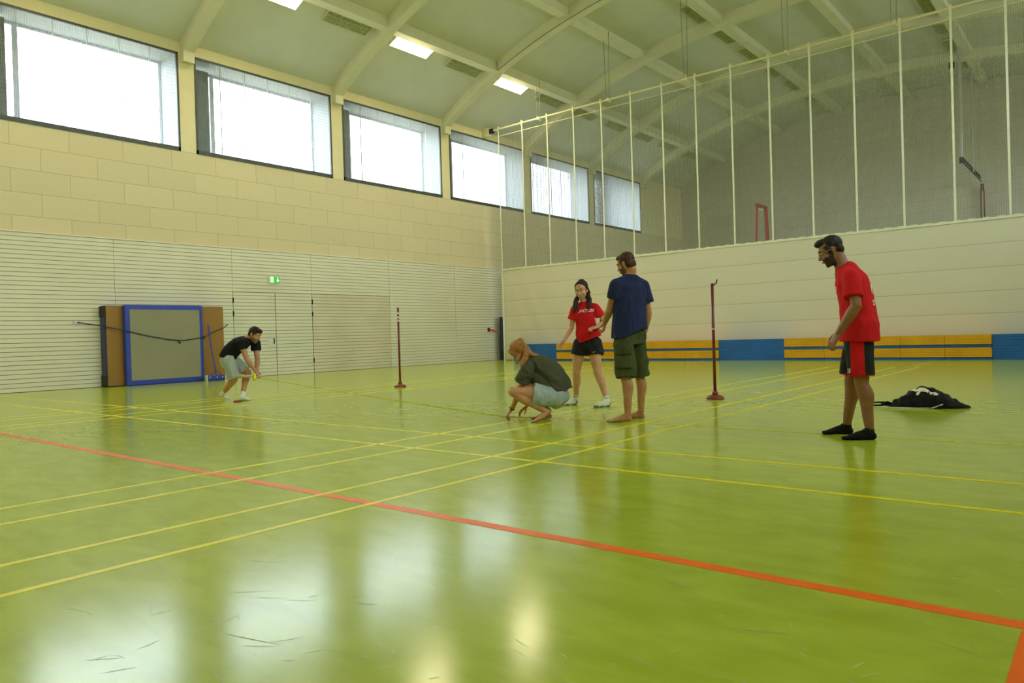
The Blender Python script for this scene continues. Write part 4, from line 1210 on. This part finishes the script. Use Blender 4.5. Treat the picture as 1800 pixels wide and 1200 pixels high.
# ================================================================== 2: man in navy T-shirt seen from behind
def man_navy():
    t = thing('person', 'barefoot man in navy T-shirt and olive cargo shorts, seen from behind', 'person', (-3.97, 6.77, 0), math.radians(30.342))
    SK = skin_mat('tan_skin', (0.46, 0.225, 0.090)); HR = hair_mat('brown_hair', (0.085, 0.032, 0.012), (0.035, 0.015, 0.007))
    f = V((-0.86, 0.42, -0.34)); u = V((-0.30, 0.10, 0.94))
    fw2 = V((-0.62, 0.78, 0)).normalized()             # chest direction
    sd = V((0.78, 0.62, 0)).normalized()               # his right
    S = Shape()
    hc = V((-0.018, 0.03, 1.650)); p, ax = head(S, hc, f, u, 1.04)
    nb = V((0.035, 0.02, 1.50))
    S.limb([p(0, -0.03, -0.02), p(0, -0.04, -0.07), V((0.03, 0.015, 1.55)), nb], [0.054, 0.053, 0.057, 0.075], n=16)
    S.limb([(0.0, 0, 0.92), (0.0, 0, 1.05), (0.005, 0, 1.20), (0.015, 0.0, 1.38), (0.03, 0.01, 1.48)], [(0.155, 0.105), (0.14, 0.10), (0.15, 0.11), (0.165, 0.11), (0.10, 0.08)], side=sd, n=20)
    shL, elL, wrL = V((-0.120, -0.115, 1.425)), V((-0.205, -0.03, 1.160)), V((-0.258, 0.10, 1.040))
    shR, elR, wrR = V((0.155, 0.135, 1.420)), V((0.205, 0.15, 1.135)), V((0.165, 0.22, 0.93))
    arm(S, shL, elL, wrL, 1.06); arm(S, shR, elR, wrR, 1.06)
    S.limb([nb, shL], [0.048, 0.044]); S.limb([nb, shR], [0.048, 0.044])
    hand(S, wrL, (-0.20, 0.45, -0.88), (-0.85, 0.1, -0.3), 1, curl=1.15, tcurl=0.9)
    hand(S, wrR, (-0.25, 0.25, -0.9), (-0.9, 0.2, 0), -1, curl=0.6)
    hL, hR = V((-0.065, -0.045, 0.90)), V((0.075, 0.065, 0.90))
    kL, aL = V((-0.050, -0.125, 0.48)), V((-0.040, -0.155, 0.085))
    kR, aR = V((0.098, 0.085, 0.48)), V((0.098, 0.090, 0.085))
    leg(S, hL, kL, aL, 1.06, (-0.95, 0.1, 0)); leg(S, hR, kR, aR, 1.0, (-0.95, 0.1, 0))
    foot(S, aL, (0.003, -0.150, 0), (-0.255, -0.178, 0), big=-1); foot(S, aR, (0.138, 0.089, 0), (-0.10, 0.150, 0), big=1)
    bd = S.fuse('body', SK, t, 0.0050, 2, 0.5)
    beard(bd, p, ax, mat('brown_beard', (0.16, 0.065, 0.026), 0.7, noise_amt=.3, scale=90), 1.04)
    face_parts(t, p, ax, 1.04, SK, HR)
    H = Shape()
    H.blob(p(0, -0.024, 0.046), (0.083, 0.092, 0.080), ax)
    H.blob(p(0, -0.052, -0.010), (0.076, 0.056, 0.072), ax)
    H.blob(p(0, 0.030, 0.084), (0.058, 0.050, 0.030), ax)
    for q in (-1, 1): H.limb([p(q * 0.066, 0.012, 0.045), p(q * 0.069, 0.010, 0.006)], [(0.010, 0.020), (0.006, 0.010)], side=ax[0], n=8)
    H.fuse('hair', HR, t, 0.005, 1, 0.4, hairwarp(0.0040, 102, u))
    sh = tee(t, 'shirt', M_NAVY,
        [(0.0, 0, 0.885), (0.0, 0, 0.98), (0.003, 0, 1.12), (0.010, 0.0, 1.26), (0.018, 0.004, 1.38), (0.030, 0.01, 1.475), (0.036, 0.018, 1.53)],
        [(0.206, 0.155), (0.198, 0.148), (0.188, 0.138), (0.190, 0.134), (0.190, 0.130), (0.128, 0.095), (0.080, 0.074)],
        [shL, shR], [((-0.150, -0.09, 1.285), 0), ((0.192, 0.145, 1.235), 0)], sw=(0.072, 0.078), side=sd, voxel=0.0078,
        warp=wrinkle(0.0140, 8, (0.1, 0, 1), 5.5, lambda c: 0.3 + 0.7 * min(1, max(0, (1.48 - c.z) / 0.45))))
    # the hem hangs lower on his left
    for v in sh.data.vertices:
        if v.co.z < 1.1:
            w = (1.1 - v.co.z) / 0.22
            v.co.z += 0.075 * w * max(-0.25, min(1, (v.co.x + 0.02) / 0.16))
    S = Shape()
    S.limb([(0.0, 0, 1.0), (0.0, 0, 0.90), (0.003, 0, 0.80)], [(0.150, 0.104), (0.170, 0.120), (0.172, 0.126)], side=sd, n=20, caps=(1, 0))
    for hp, kn, w in ((hL, kL, 1.0), (hR, kR, 0.90)):
        e = hp.lerp(kn, 1.06)
        S.limb([hp, hp.lerp(kn, 0.45), hp.lerp(kn, 0.85), e], [(0.100 * w, 0.112 * w), (0.106 * w, 0.116 * w), (0.112 * w, 0.112 * w), (0.106 * w, 0.106 * w)], side=V((0.8, 0.6, 0)), n=20, caps=(1, 0))
    so = S.fuse('shorts', M_OLIVE, t, 0.0075, 4, 0.5, wrinkle(0.0140, 10, (0.3, 0, 1), 2.0))
    # cargo pocket with flap on the left leg, cuff band
    for nmn, z0, z1, g, m in (('cargo_pocket', 0.56, 0.74, 0.010, M_OLIVE), ('pocket_flap', 0.70, 0.765, 0.017, M_OLIVE2)):
        bm = bmesh.new(); N = 12; grd = {}
        for i in range(N + 1):
            for j in range(N + 1):
                grd[i, j] = bm.verts.new((-0.085 + 0.15 * i / N, -(z1 - z0) / 2 + (z1 - z0) * j / N, 0))
        for i in range(N):
            for j in range(N): bm.faces.new((grd[i, j], grd[i + 1, j], grd[i + 1, j + 1], grd[i, j + 1]))
        wrap(bm, so, (-0.105, -0.4, (z0 + z1) / 2), (0.25, 1, 0), (1, -0.25, 0), (0.0, 0, 1), g)
        me = bpy.data.meshes.new(nmn); bm.to_mesh(me); bm.free(); me.materials.append(m)
        me.polygons.foreach_set('use_smooth', [True] * len(me.polygons))
        o = bpy.data.objects.new(nmn, me); COL.objects.link(o); o.parent = t
        sm = o.modifiers.new('thick', 'SOLIDIFY'); sm.thickness = 0.014; sm.offset = -1
    return t
man_navy()

# ================================================================== 3: woman in red T-shirt, smiling
def woman_red():
    t = thing('person', 'smiling long-haired woman in red T-shirt, black shorts and white socks', 'person', (-5.33, 7.94, 0), math.radians(33.895))
    SK = skin_mat('fair_skin', (0.62, 0.34, 0.165)); HR = hair_mat('dark_brown_hair', (0.045, 0.020, 0.010), (0.018, 0.009, 0.006))
    f = V((-0.34, -0.90, -0.26)); u = V((-0.13, -0.20, 0.97))
    sd = V((0.93, -0.36, 0)).normalized()
    S = Shape()
    hc = V((-0.018, -0.01, 1.492)); p, ax = head(S, hc, f, u, 1.03)
    nb = V((0.015, 0.015, 1.325))
    S.limb([p(0, -0.02, -0.03), p(0, -0.03, -0.08), V((0.010, 0.01, 1.36)), nb], [0.050, 0.047, 0.049, 0.065], n=16)
    S.limb([(0.045, 0, 0.86), (0.045, 0, 0.93), (0.04, 0, 1.03), (0.03, 0.0, 1.17), (0.02, 0.01, 1.28)], [(0.115, 0.08), (0.115, 0.082), (0.112, 0.084), (0.130, 0.094), (0.09, 0.07)], side=sd, n=20)
    shA, elA, wrA = V((-0.118, 0.045, 1.245)), V((-0.165, 0.03, 1.010)), V((-0.265, -0.05, 0.850))     # her right arm
    shB, elB, wrB = V((0.158, -0.055, 1.255)), V((0.262, -0.03, 1.055)), V((0.165, -0.20, 1.010))       # her left arm
    arm(S, shA, elA, wrA, 0.88); arm(S, shB, elB, wrB, 0.88)
    S.limb([nb, shA], [0.042, 0.037]); S.limb([nb, shB], [0.042, 0.037])
    hand(S, wrA, (-0.58, -0.1, -0.80), (0.3, -0.5, -0.8), 1, curl=0.75, sc=0.92, tcurl=0.4, point=True)
    hand(S, wrB, (-0.90, -0.40, -0.22), (-0.1, 0.35, -0.9), -1, curl=1.1, sc=0.92, tcurl=0.9)
    hA, hB = V((-0.045, 0.03, 0.80)), V((0.130, -0.03, 0.80))
    kA, aA = V((-0.115, 0.02, 0.435)), V((-0.135, 0.095, 0.085))
    kB, aB = V((0.155, -0.12, 0.425)), V((0.262, -0.215, 0.085))
    leg(S, hA, kA, aA, 0.98, (-0.6, -0.7, 0)); leg(S, hB, kB, aB, 0.98, (-0.6, -0.7, 0))
    foot(S, aA, (-0.119, 0.103, 0), (-0.335, 0.04, 0), toes=False, grow=-0.004)
    foot(S, aB, (0.298, -0.215, 0), (0.096, -0.335, 0), toes=False, grow=-0.004)
    S.fuse('body', SK, t, 0.0052, 2, 0.5)
    face_parts(t, p, ax, 1.03, SK, HR, smile=True)
    H = Shape()
    H.blob(p(0, -0.036, 0.050), (0.082, 0.086, 0.080), ax)
    H.blob(p(0, -0.056, -0.010), (0.080, 0.054, 0.090), ax)
    for q in (-1, 1): H.limb([p(q * 0.014, 0.036, 0.108), p(q * 0.058, 0.014, 0.078), p(q * 0.078, -0.014, 0.020), p(q * 0.080, -0.036, -0.05)], [(0.014, 0.026), (0.012, 0.024), (0.012, 0.024), (0.018, 0.03)], side=ax[0], n=10)
    H.blob(p(0.0, -0.045, 0.112), (0.045, 0.040, 0.024), ax)
    H.limb([p(-0.066, -0.04, -0.03), V((-0.075, 0.0, 1.39)), V((-0.100, -0.06, 1.30)), V((-0.120, -0.085, 1.20))], [(0.028, 0.03), (0.033, 0.032), (0.036, 0.030), (0.012, 0.012)], n=10)
    H.limb([p(0.066, -0.035, -0.03), V((0.068, -0.020, 1.40)), V((0.074, -0.095, 1.31)), V((0.064, -0.128, 1.235))], [(0.028, 0.03), (0.034, 0.032), (0.034, 0.028), (0.012, 0.012)], n=10)
    H.limb([p(0, -0.07, -0.03), V((0.04, 0.09, 1.36)), V((0.03, 0.10, 1.22))], [(0.07, 0.03), (0.075, 0.03), (0.05, 0.02)], n=12)
    H.fuse('hair', HR, t, 0.0052, 1, 0.4, hairwarp(0.0045, 102, (0.1, 0, 1)))
    sh = tee(t, 'shirt', M_SHIRTRED,
        [(0.055, 0, 0.845), (0.050, 0, 0.92), (0.045, 0, 1.03), (0.035, -0.004, 1.14), (0.022, 0.0, 1.23), (0.016, 0.012, 1.305), (0.014, 0.014, 1.345)],
        [(0.172, 0.126), (0.163, 0.120), (0.148, 0.110), (0.152, 0.112), (0.150, 0.104), (0.098, 0.076), (0.066, 0.058)],
        [shA + V((0.01, 0, 0)), shB + V((-0.01, 0, 0))], [((-0.140, 0.04, 1.115), 0), ((0.218, -0.045, 1.140), 0)], sw=(0.064, 0.070), side=sd, voxel=0.0075, shr=0.058,
        warp=wrinkle(0.0123, 11, (0.3, 0, 1), 8.2, lambda c: 0.3 + 0.7 * min(1, max(0, (1.33 - c.z) / 0.4))))
    for v in sh.data.vertices:
        if v.co.z < 1.0:
            w = (1.0 - v.co.z) / 0.155
            v.co.z += (0.045 * (v.co.x - 0.055) / 0.16) * w
    decal_text('VICTOR', sh, t, (-0.02, -0.3, 1.222), (0.30, 0.95, 0), (0.95, -0.30, 0.03), (0, 0, 1), 0.052, M_WPRINT, 'chest_print', shear=0.25, bold=0.0014)
    decal_poly([[(-0.125, -0.022), (-0.105, -0.020), (-0.088, 0.010), (-0.094, 0.012)]], sh, t, (-0.01, -0.3, 1.222), (0.30, 0.95, 0), (0.95, -0.30, 0.03), (0, 0, 1), M_WPRINT, 'chest_print')
    S = Shape()
    S.limb([(0.048, 0, 0.90), (0.046, 0, 0.82), (0.044, 0, 0.76)], [(0.135, 0.095), (0.155, 0.108), (0.164, 0.118)], side=sd, n=20, caps=(1, 1))
    S.blob((0.044, 0, 0.715), (0.085, 0.075, 0.07))
    for hp, kn in ((hA, kA), (hB, kB)):
        e = hp.lerp(kn, 0.40)
        S.limb([hp, hp.lerp(kn, 0.2), e], [(0.098, 0.106), (0.102, 0.110), (0.108, 0.114)], side=sd, n=20, caps=(1, 0))
    so = S.fuse('shorts', M_BLK, t, 0.007, 4, 0.5, wrinkle(0.0088, 11, (0, 0, 1), 1.0))
    decal_poly([[(-0.018, 0.002), (-0.008, -0.007), (0.022, 0.009), (-0.006, 0.0)]], so, t, (0.105, -0.3, 0.690), (0.1, 1, 0), (1, -0.1, 0), (0, 0, 1), M_WPRINT, 'shorts_mark')
    for a, h, q, kn in ((aA, V((-0.112, 0.105, 0)), V((-0.345, 0.038, 0)), kA), (aB, V((0.305, -0.212, 0)), V((0.090, -0.339, 0)), kB)):
        S = Shape(); foot(S, a, h, q, toes=False, grow=0.003)
        up = a.lerp(kn, 0.13)
        S.limb([a - V((0, 0, 0.01)), up], [(0.039, 0.041), (0.038, 0.040)], n=14, caps=(1, 0))
        k = S.fuse('sock', M_SOCKW, t, 0.0058, 2, 0.5)
        k.data.materials.append(M_SOCKG)
        d = (q - h).normalized()
        for pl in k.data.polygons:
            c = pl.center; r = (c - h).dot(d)
            if (c.z < 0.020 and (0.02 < r < 0.07 or 0.13 < r < 0.17)) or (c.z < 0.03 and r > 0.20) or (0.105 < c.z < 0.112) or (c.z < 0.055 and r < 0.03): pl.material_index = 1
    return t
woman_red()

# shuttlecock held by the woman
t = thing('shuttlecock', 'white feather shuttlecock held between the woman in red and the man in navy', 'shuttlecock', (-5.33, 7.94, 0), math.radians(33.895))
c0 = V((0.165, -0.235, 1.055)); dv = V((0.10, 0.10, 1)).normalized(); a1 = dv.orthogonal().normalized(); a2 = dv.cross(a1)
for k in range(12):
    an = 2 * PI * k / 12; o = a1 * math.cos(an) + a2 * math.sin(an); s2 = a2 * math.cos(an) - a1 * math.sin(an)
    b0 = c0 + o * 0.011; b1 = c0 + dv * 0.066 + o * 0.031; w = 0.009
    MB().add([b0 - s2 * 0.002, b0 + s2 * 0.002, b1 + s2 * w - dv * 0.004, b1, b1 - s2 * w - dv * 0.004, b0 - s2 * 0.002 + o * 0.0008, b0 + s2 * 0.002 + o * 0.0008, b1 + s2 * w - dv * 0.004 + o * 0.0008, b1 + o * 0.0008, b1 - s2 * w - dv * 0.004 + o * 0.0008],
             [(4, 3, 2, 1, 0), (5, 6, 7, 8, 9), (0, 1, 6, 5), (1, 2, 7, 6), (2, 3, 8, 7), (3, 4, 9, 8), (4, 0, 5, 9)]).build('feather', M_WPRINT, t)
S = Shape(); S.blob(c0 - dv * 0.004, (0.0135, 0.0135, 0.014)); S.m.build('cork', M_WPRINT, t, smooth=True)

# ================================================================== 4: person squatting over the tape
def squatter():
    t = thing('person', 'barefoot person with ginger ponytail in grey-green T-shirt and pale shorts, squatting', 'person', (-4.84, 6.37, 0), math.radians(37.25))
    SK = skin_mat('warm_fair_skin', (0.58, 0.29, 0.125)); HR = hair_mat('ginger_hair', (0.44, 0.205, 0.050), (0.28, 0.120, 0.028), (55, 55, 7))
    f = V((-0.50, 0.42, -0.76)); u = V((-0.66, 0.25, 0.55))
    S = Shape()
    hc = V((-0.245, 0.07, 0.755)); p, ax = head(S, hc, f, u, 1.0, ears=False)
    nb = V((-0.115, 0.05, 0.640))
    S.limb([p(0, -0.03, -0.02), p(0, -0.05, -0.07), nb], [0.052, 0.052, 0.066], n=16)
    sd = V((0.38, 0.92, 0.05)).normalized()
    pel = V((0.165, 0.0, 0.255))
    S.limb([pel, (0.150, 0.01, 0.38), (0.075, 0.02, 0.50), (-0.02, 0.035, 0.59), nb], [(0.155, 0.110), (0.135, 0.095), (0.140, 0.10), (0.145, 0.10), (0.08, 0.07)], side=sd, n=20)
    shA, elA, wrA = V((-0.155, -0.105, 0.565)), V((-0.245, -0.01, 0.335)), V((-0.348, 0.10, 0.118))
    shB, elB, wrB = V((-0.045, 0.205, 0.575)), V((-0.13, 0.27, 0.31)), V((-0.190, 0.28, 0.130))
    arm(S, shA, elA, wrA, 0.92); arm(S, shB, elB, wrB, 0.92)
    S.limb([nb, shA], [0.045, 0.041]); S.limb([nb, shB], [0.045, 0.041])
    hand(S, wrA, (-0.55, 0.15, -0.72), (0.55, -0.1, -0.6), 1, curl=0.75, sc=0.90, tcurl=0.3)
    hand(S, wrB, (-0.70, 0.15, -0.62), (0.3, -0.3, -0.75), -1, curl=0.35, sc=0.92)
    hN, hF = V((0.145, -0.095, 0.255)), V((0.160, 0.095, 0.255))
    kN, aN = V((-0.318, -0.160, 0.330)), V((0.020, -0.135, 0.115))
    kF, aF = V((-0.245, 0.28, 0.340)), V((0.055, 0.110, 0.092))
    leg(S, hN, kN, aN, 1.0, (-0.6, 0, 0.8)); leg(S, hF, kF, aF, 1.0, (-0.6, 0, 0.8))
    # near foot on its ball with the heel raised, far foot flat
    S.limb([aN + V((0.012, 0, -0.018)), aN + V((-0.03, -0.012, -0.055)), V((-0.065, -0.165, 0.028)), V((-0.085, -0.172, 0.018))], [(0.028, 0.032), (0.032, 0.030), (0.040, 0.022), (0.038, 0.015)], side=V((0.2, 1, 0)), n=14)
    S.blob(aN + V((0.030, 0.004, -0.012)), (0.030, 0.028, 0.032))
    for k, (yy, r) in enumerate(((-0.030, 0.008), (-0.015, 0.008), (0.0, 0.0085), (0.015, 0.009), (0.030, 0.0115))):
        S.limb([V((-0.085, -0.172 + yy, 0.016)), V((-0.112, -0.180 + yy, 0.012)), V((-0.124, -0.182 + yy, 0.010))], [r * 1.1, r, r], n=8, sub=2)
    foot(S, aF, (0.092, 0.090, 0), (-0.125, 0.155, 0), big=1)
    S.fuse('body', SK, t, 0.0052, 2, 0.5)
    face_parts(t, p, ax, 1.0, SK, HR)
    # hair tied back, loose over the neck and hanging down
    H = Shape()
    H.blob(p(0, -0.020, 0.040), (0.086, 0.100, 0.086), ax)
    H.blob(p(0, -0.055, -0.030), (0.080, 0.055, 0.085), ax)
    for q in (-1, 1): H.limb([p(q * 0.03, 0.055, 0.085), p(q * 0.074, 0.03, 0.02), p(q * 0.070, 0.02, -0.05)], [(0.02, 0.03), (0.018, 0.03), (0.015, 0.02)], side=ax[0], n=10)
    H.blob(p(0.02, -0.100, 0.060), (0.035, 0.035, 0.035), ax)
    H.limb([p(0.02, -0.11, 0.05), V((-0.165, -0.045, 0.765)), V((-0.175, -0.10, 0.695)), V((-0.205, -0.13, 0.63)), V((-0.225, -0.13, 0.575))], [0.022, 0.030, 0.032, 0.026, 0.009], n=10)
    H.limb([p(-0.0, -0.09, 0.0), V((-0.135, -0.005, 0.735)), V((-0.07, 0.0, 0.712)), V((-0.02, 0.0, 0.695))], [(0.05, 0.035), (0.06, 0.03), (0.045, 0.022), (0.012, 0.008)], side=V((0, 1, 0.1)), n=12)
    H.limb([p(0.05, -0.02, -0.02), V((-0.255, -0.055, 0.69)), V((-0.265, -0.07, 0.62))], [0.03, 0.022, 0.007], n=10)
    H.fuse('hair', HR, t, 0.0052, 1, 0.35, hairwarp(0.0072, 81, (0.5, 0, -0.8)))
    S = Shape(); c = p(0.02, -0.108, 0.056)
    S.blob(c, (0.016, 0.020, 0.016)); S.m.build('hair_tie', M_BLK, t, smooth=True)
    # T-shirt
    S = Shape()
    S.limb([(0.195, 0.0, 0.315), (0.165, 0.005, 0.42), (0.100, 0.015, 0.515), (0.0, 0.03, 0.600), (-0.09, 0.045, 0.650), (-0.130, 0.05, 0.672)],
           [(0.180, 0.118), (0.172, 0.122), (0.172, 0.124), (0.172, 0.112), (0.11, 0.08), (0.070, 0.058)], side=sd, n=24, caps=(0, 0))
    for shd, e in ((shA, V((-0.222, -0.045, 0.430))), (shB, V((-0.10, 0.25, 0.40)))):
        S.limb([nb, shd], [0.062, 0.066], n=14, sub=3)
        S.limb([shd, shd.lerp(e, 0.5), e], [0.070, 0.078, 0.084], n=18, sub=3, caps=(1, 0))
    # loose cloth hanging under the chest
    S.limb([(-0.10, 0.02, 0.53), (0.0, 0.01, 0.46), (0.10, 0.005, 0.37)], [(0.13, 0.075), (0.15, 0.085), (0.165, 0.07)], side=sd, n=18)
    S.fuse('shirt', M_DKGREY, t, 0.0078, 4, 0.5, wrinkle(0.0175, 9, (-0.6, 0.9, 0.7), 4.4))
    # pale shorts
    S = Shape()
    S.limb([(0.175, 0, 0.325), (0.165, 0, 0.262), (0.135, 0, 0.20)], [(0.140, 0.085), (0.175, 0.120), (0.145, 0.085)], side=sd, n=20)
    for hp, kn in ((hN, kN), (hF, kF)):
        e = hp.lerp(kn, 0.54)
        S.limb([hp, hp.lerp(kn, 0.3), e], [(0.100, 0.112), (0.104, 0.118), (0.106, 0.128)], side=V((0, 1, 0)), n=20, caps=(1, 0))
    S.limb([V((0.10, -0.09, 0.21)), V((-0.02, -0.12, 0.215))], [(0.085, 0.05), (0.09, 0.06)], side=V((0, 1, 0)), n=14)
    S.fuse('shorts', M_PALEB, t, 0.0075, 4, 0.5, wrinkle(0.0140, 11, (0.3, 0, 1), 6.4))
    # wrist strap
    d = (wrA - elA).normalized(); a = d.orthogonal().normalized(); b = d.cross(a)
    MB().tube([wrA - d * 0.012 + (a * math.cos(k * PI / 8) + b * math.sin(k * PI / 8)) * 0.0265 for k in range(17)], 0.0055, 6, cap=False).build('wristband', M_BLK, t, smooth=True)
    return t
squatter()

# ================================================================== 5: man bending forward at the far left
def bent_man():
    t = thing('person', 'man in black T-shirt and pale shorts bending forward by the mats', 'person', (-11.38, 6.47, 0), math.radians(60.384))
    SK = skin_mat('light_tan_skin', (0.54, 0.265, 0.115)); HR = hair_mat('dark_short_hair', (0.030, 0.018, 0.010), (0.014, 0.009, 0.006))
    f = V((0.72, -0.58, -0.42)); u = V((0.42, -0.18, 0.90))
    S = Shape()
    hc = V((0.352, -0.06, 1.075)); p, ax = head(S, hc, f, u, 1.12)
    nb = V((0.235, 0.0, 1.0))
    S.limb([p(0, -0.03, -0.02), p(0, -0.05, -0.05), nb], [0.060, 0.060, 0.072], n=16)
    sd = V((0.45, 0.85, 0)).normalized()
    S.limb([(-0.075, 0.02, 0.69), (-0.03, 0.01, 0.78), (0.06, 0.0, 0.875), (0.16, 0.0, 0.94), nb], [(0.125, 0.095), (0.125, 0.10), (0.140, 0.108), (0.142, 0.108), (0.10, 0.08)], side=sd, n=20)
    shN, elN, wrN = V((0.130, -0.165, 0.950)), V((0.215, -0.20, 0.675)), V((0.345, -0.19, 0.470))
    shF, elF, wrF = V((0.365, 0.115, 0.945)), V((0.385, 0.06, 0.665)), V((0.365, -0.085, 0.465))
    arm(S, shN, elN, wrN, 1.12); arm(S, shF, elF, wrF, 1.12)
    S.limb([nb, shN], [0.056, 0.047]); S.limb([nb, shF], [0.056, 0.047])
    hand(S, wrN, (0.62, -0.05, -0.70), (-0.4, 0.6, -0.5), -1, curl=0.9, tcurl=0.8)
    hand(S, wrF, (0.55, -0.35, -0.70), (-0.4, -0.6, -0.5), 1, curl=0.9, tcurl=0.8)
    hN, hF = V((-0.075, -0.075, 0.680)), V((-0.02, 0.115, 0.680))
    kN, aN = V((0.010, -0.085, 0.350)), V((-0.165, 0.12, 0.125))
    kF, aF = V((0.230, 0.02, 0.445)), V((0.125, -0.180, 0.085))
    leg(S, hN, kN, aN, 1.06, (0.75, -0.3, 0.2)); leg(S, hF, kF, aF, 1.06, (0.8, -0.3, 0.2))
    foot(S, aF, (0.075, -0.165, 0), (0.245, -0.285, 0), toes=False, grow=-0.004)
    S.limb([aN, V((-0.175, 0.15, 0.10)), V((-0.14, 0.19, 0.055)), V((-0.10, 0.215, 0.022))], [(0.03, 0.03), (0.03, 0.035), (0.035, 0.028), (0.036, 0.018)], side=V((0.6, 0.8, 0)), n=12)
    bd = S.fuse('body', SK, t, 0.0054, 2, 0.5)
    beard(bd, p, ax, mat('stubble', (0.26, 0.12, 0.055), 0.7, noise_amt=.2, scale=90), 1.12, False)
    face_parts(t, p, ax, 1.12, SK, HR)
    H = Shape()
    H.blob(p(0, -0.020, 0.050), (0.090, 0.104, 0.090), ax)
    H.blob(p(0, -0.055, 0.0), (0.078, 0.054, 0.072), ax)
    H.blob(p(0, 0.045, 0.084), (0.066, 0.050, 0.040), ax)
    for q in (-1, 1): H.limb([p(q * 0.070, 0.03, 0.05), p(q * 0.073, 0.016, 0.0)], [(0.012, 0.024), (0.008, 0.012)], side=ax[0], n=8)
    H.fuse('hair', HR, t, 0.006, 1, 0.4, hairwarp(0.0054, 85, u))
    tee(t, 'shirt', M_BLKT,
        [(-0.085, 0.015, 0.700), (-0.055, 0.01, 0.775), (0.01, 0.0, 0.850), (0.09, 0.0, 0.915), (0.165, 0.0, 0.955), (0.235, 0.0, 1.000), (0.262, -0.01, 1.022)],
        [(0.175, 0.128), (0.168, 0.128), (0.168, 0.132), (0.175, 0.130), (0.165, 0.115), (0.10, 0.085), (0.078, 0.070)],
        [shN, shF], [((0.150, -0.18, 0.840), 0), ((0.372, 0.10, 0.810), 0)], sw=(0.076, 0.080), side=sd, voxel=0.0085, shr=0.078,
        warp=wrinkle(0.0140, 9, (0.7, 0, 0.7), 7.7))
    S = Shape()
    S.limb([(-0.075, 0.02, 0.76), (-0.080, 0.02, 0.68), (-0.065, 0.02, 0.61)], [(0.130, 0.090), (0.160, 0.115), (0.160, 0.115)], side=sd, n=20)
    S.limb([hN, hN.lerp(kN, 0.5), hN.lerp(kN, 0.98)], [(0.104, 0.110), (0.104, 0.108), (0.100, 0.100)], side=V((1, 0, 0)), n=20, caps=(1, 0))
    S.limb([hF, hF.lerp(kF, 0.5), hF.lerp(kF, 0.84)], [(0.104, 0.110), (0.104, 0.104), (0.095, 0.098)], side=V((1, 0, 0)), n=20, caps=(1, 0))
    S.fuse('shorts', M_PALE, t, 0.008, 4, 0.5, wrinkle(0.0158, 10, (0, 0, 1), 3.4))
    S = Shape(); foot(S, aF, (0.068, -0.162, 0), (0.252, -0.290, 0), toes=False, grow=0.004)
    S.limb([aF - V((0, 0, 0.01)), aF.lerp(kF, 0.15)], [(0.040, 0.042), (0.042, 0.044)], n=14, caps=(1, 0)); S.fuse('sock', M_SOCKW, t, 0.006, 2)
    S = Shape()
    S.limb([aN.lerp(kN, 0.10), aN, V((-0.180, 0.150, 0.100)), V((-0.15, 0.190, 0.062)), V((-0.105, 0.215, 0.030)), V((-0.075, 0.222, 0.020))], [(0.042, 0.042), (0.040, 0.042), (0.036, 0.044), (0.040, 0.036), (0.042, 0.024), (0.036, 0.017)], side=V((0.6, 0.8, 0)), n=14, caps=(0, 1))
    S.blob(V((-0.198, 0.128, 0.105)), (0.030, 0.030, 0.038)); S.fuse('sock', M_SOCKW, t, 0.006, 2)
    return t
bent_man()

# tape reel with a pale handle in his hands, and the yellow tape paid out to the squatting person
BM = Matrix.Translation((-11.38, 6.47, 0)) @ Matrix.Rotation(math.radians(60.384), 4, 'Z')
SQ = Matrix.Translation((-4.84, 6.37, 0)) @ Matrix.Rotation(math.radians(37.25), 4, 'Z')
t = thing('tape_reel', 'yellow measuring tape reel on a pale wooden handle held by the bending man', 'tape measure', (-11.38, 6.47, 0), math.radians(60.384))
M_YEL = mat('yellow_plastic', (0.92, 0.80, 0.03), 0.35, noise_amt=.05)
M_WOODP = mat('pale_wood', (0.66, 0.50, 0.24), 0.5, noise_amt=.08, scale=12)
MB().tube([(0.035, -0.24, 0.405), (0.30, -0.24, 0.398)], [0.020, 0.017], 10).build('handle', M_WOODP, t, smooth=True)
cyl = MB(); cc = V((0.322, -0.235, 0.375)); dd = V((1, 0.15, 0)).normalized()
cyl.tube([cc - dd * 0.018, cc + dd * 0.018], 0.060, 20)
cyl.build('reel_case', M_YEL, t)
MB().tube([cc + dd * 0.02, (0.42, -0.235, 0.40)], 0.012, 8).build('crank_handle', M_WOODP, t, smooth=True)
a = BM @ V((0.335, -0.24, 0.375)); b = SQ @ V((-0.43, 0.14, 0.030)); c = SQ @ V((-0.02, 0.16, 0.006))
mid = []
for i in range(21):
    q = i / 20; pt = a.lerp(b, q); pt.z = a.z * (1 - q) + b.z * q - 0.015 * math.sin(PI * q); pt.z = max(pt.z, 0.008); mid.append(pt)
mid.append(c)
tp = MB()
for i in range(len(mid) - 1):
    p0, p1 = mid[i], mid[i + 1]; d = (p1 - p0).normalized(); s = d.cross(V((0, 0, 1))).normalized() * 0.004; h = V((0, 0, 0.0012)); s2 = s + V((0, 0, 0.0065))
    tp.add([p0 - s2, p0 + s2, p1 + s2, p1 - s2, p0 - s2 + h, p0 + s2 + h, p1 + s2 + h, p1 - s2 + h], [(3, 2, 1, 0), (4, 5, 6, 7), (0, 1, 5, 4), (2, 3, 7, 6), (1, 2, 6, 5), (3, 0, 4, 7)])
o = tp.build('measuring_tape', M_YEL); tag(o, 'long thin yellow measuring tape stretched low above the floor between the two crouching people', 'tape')
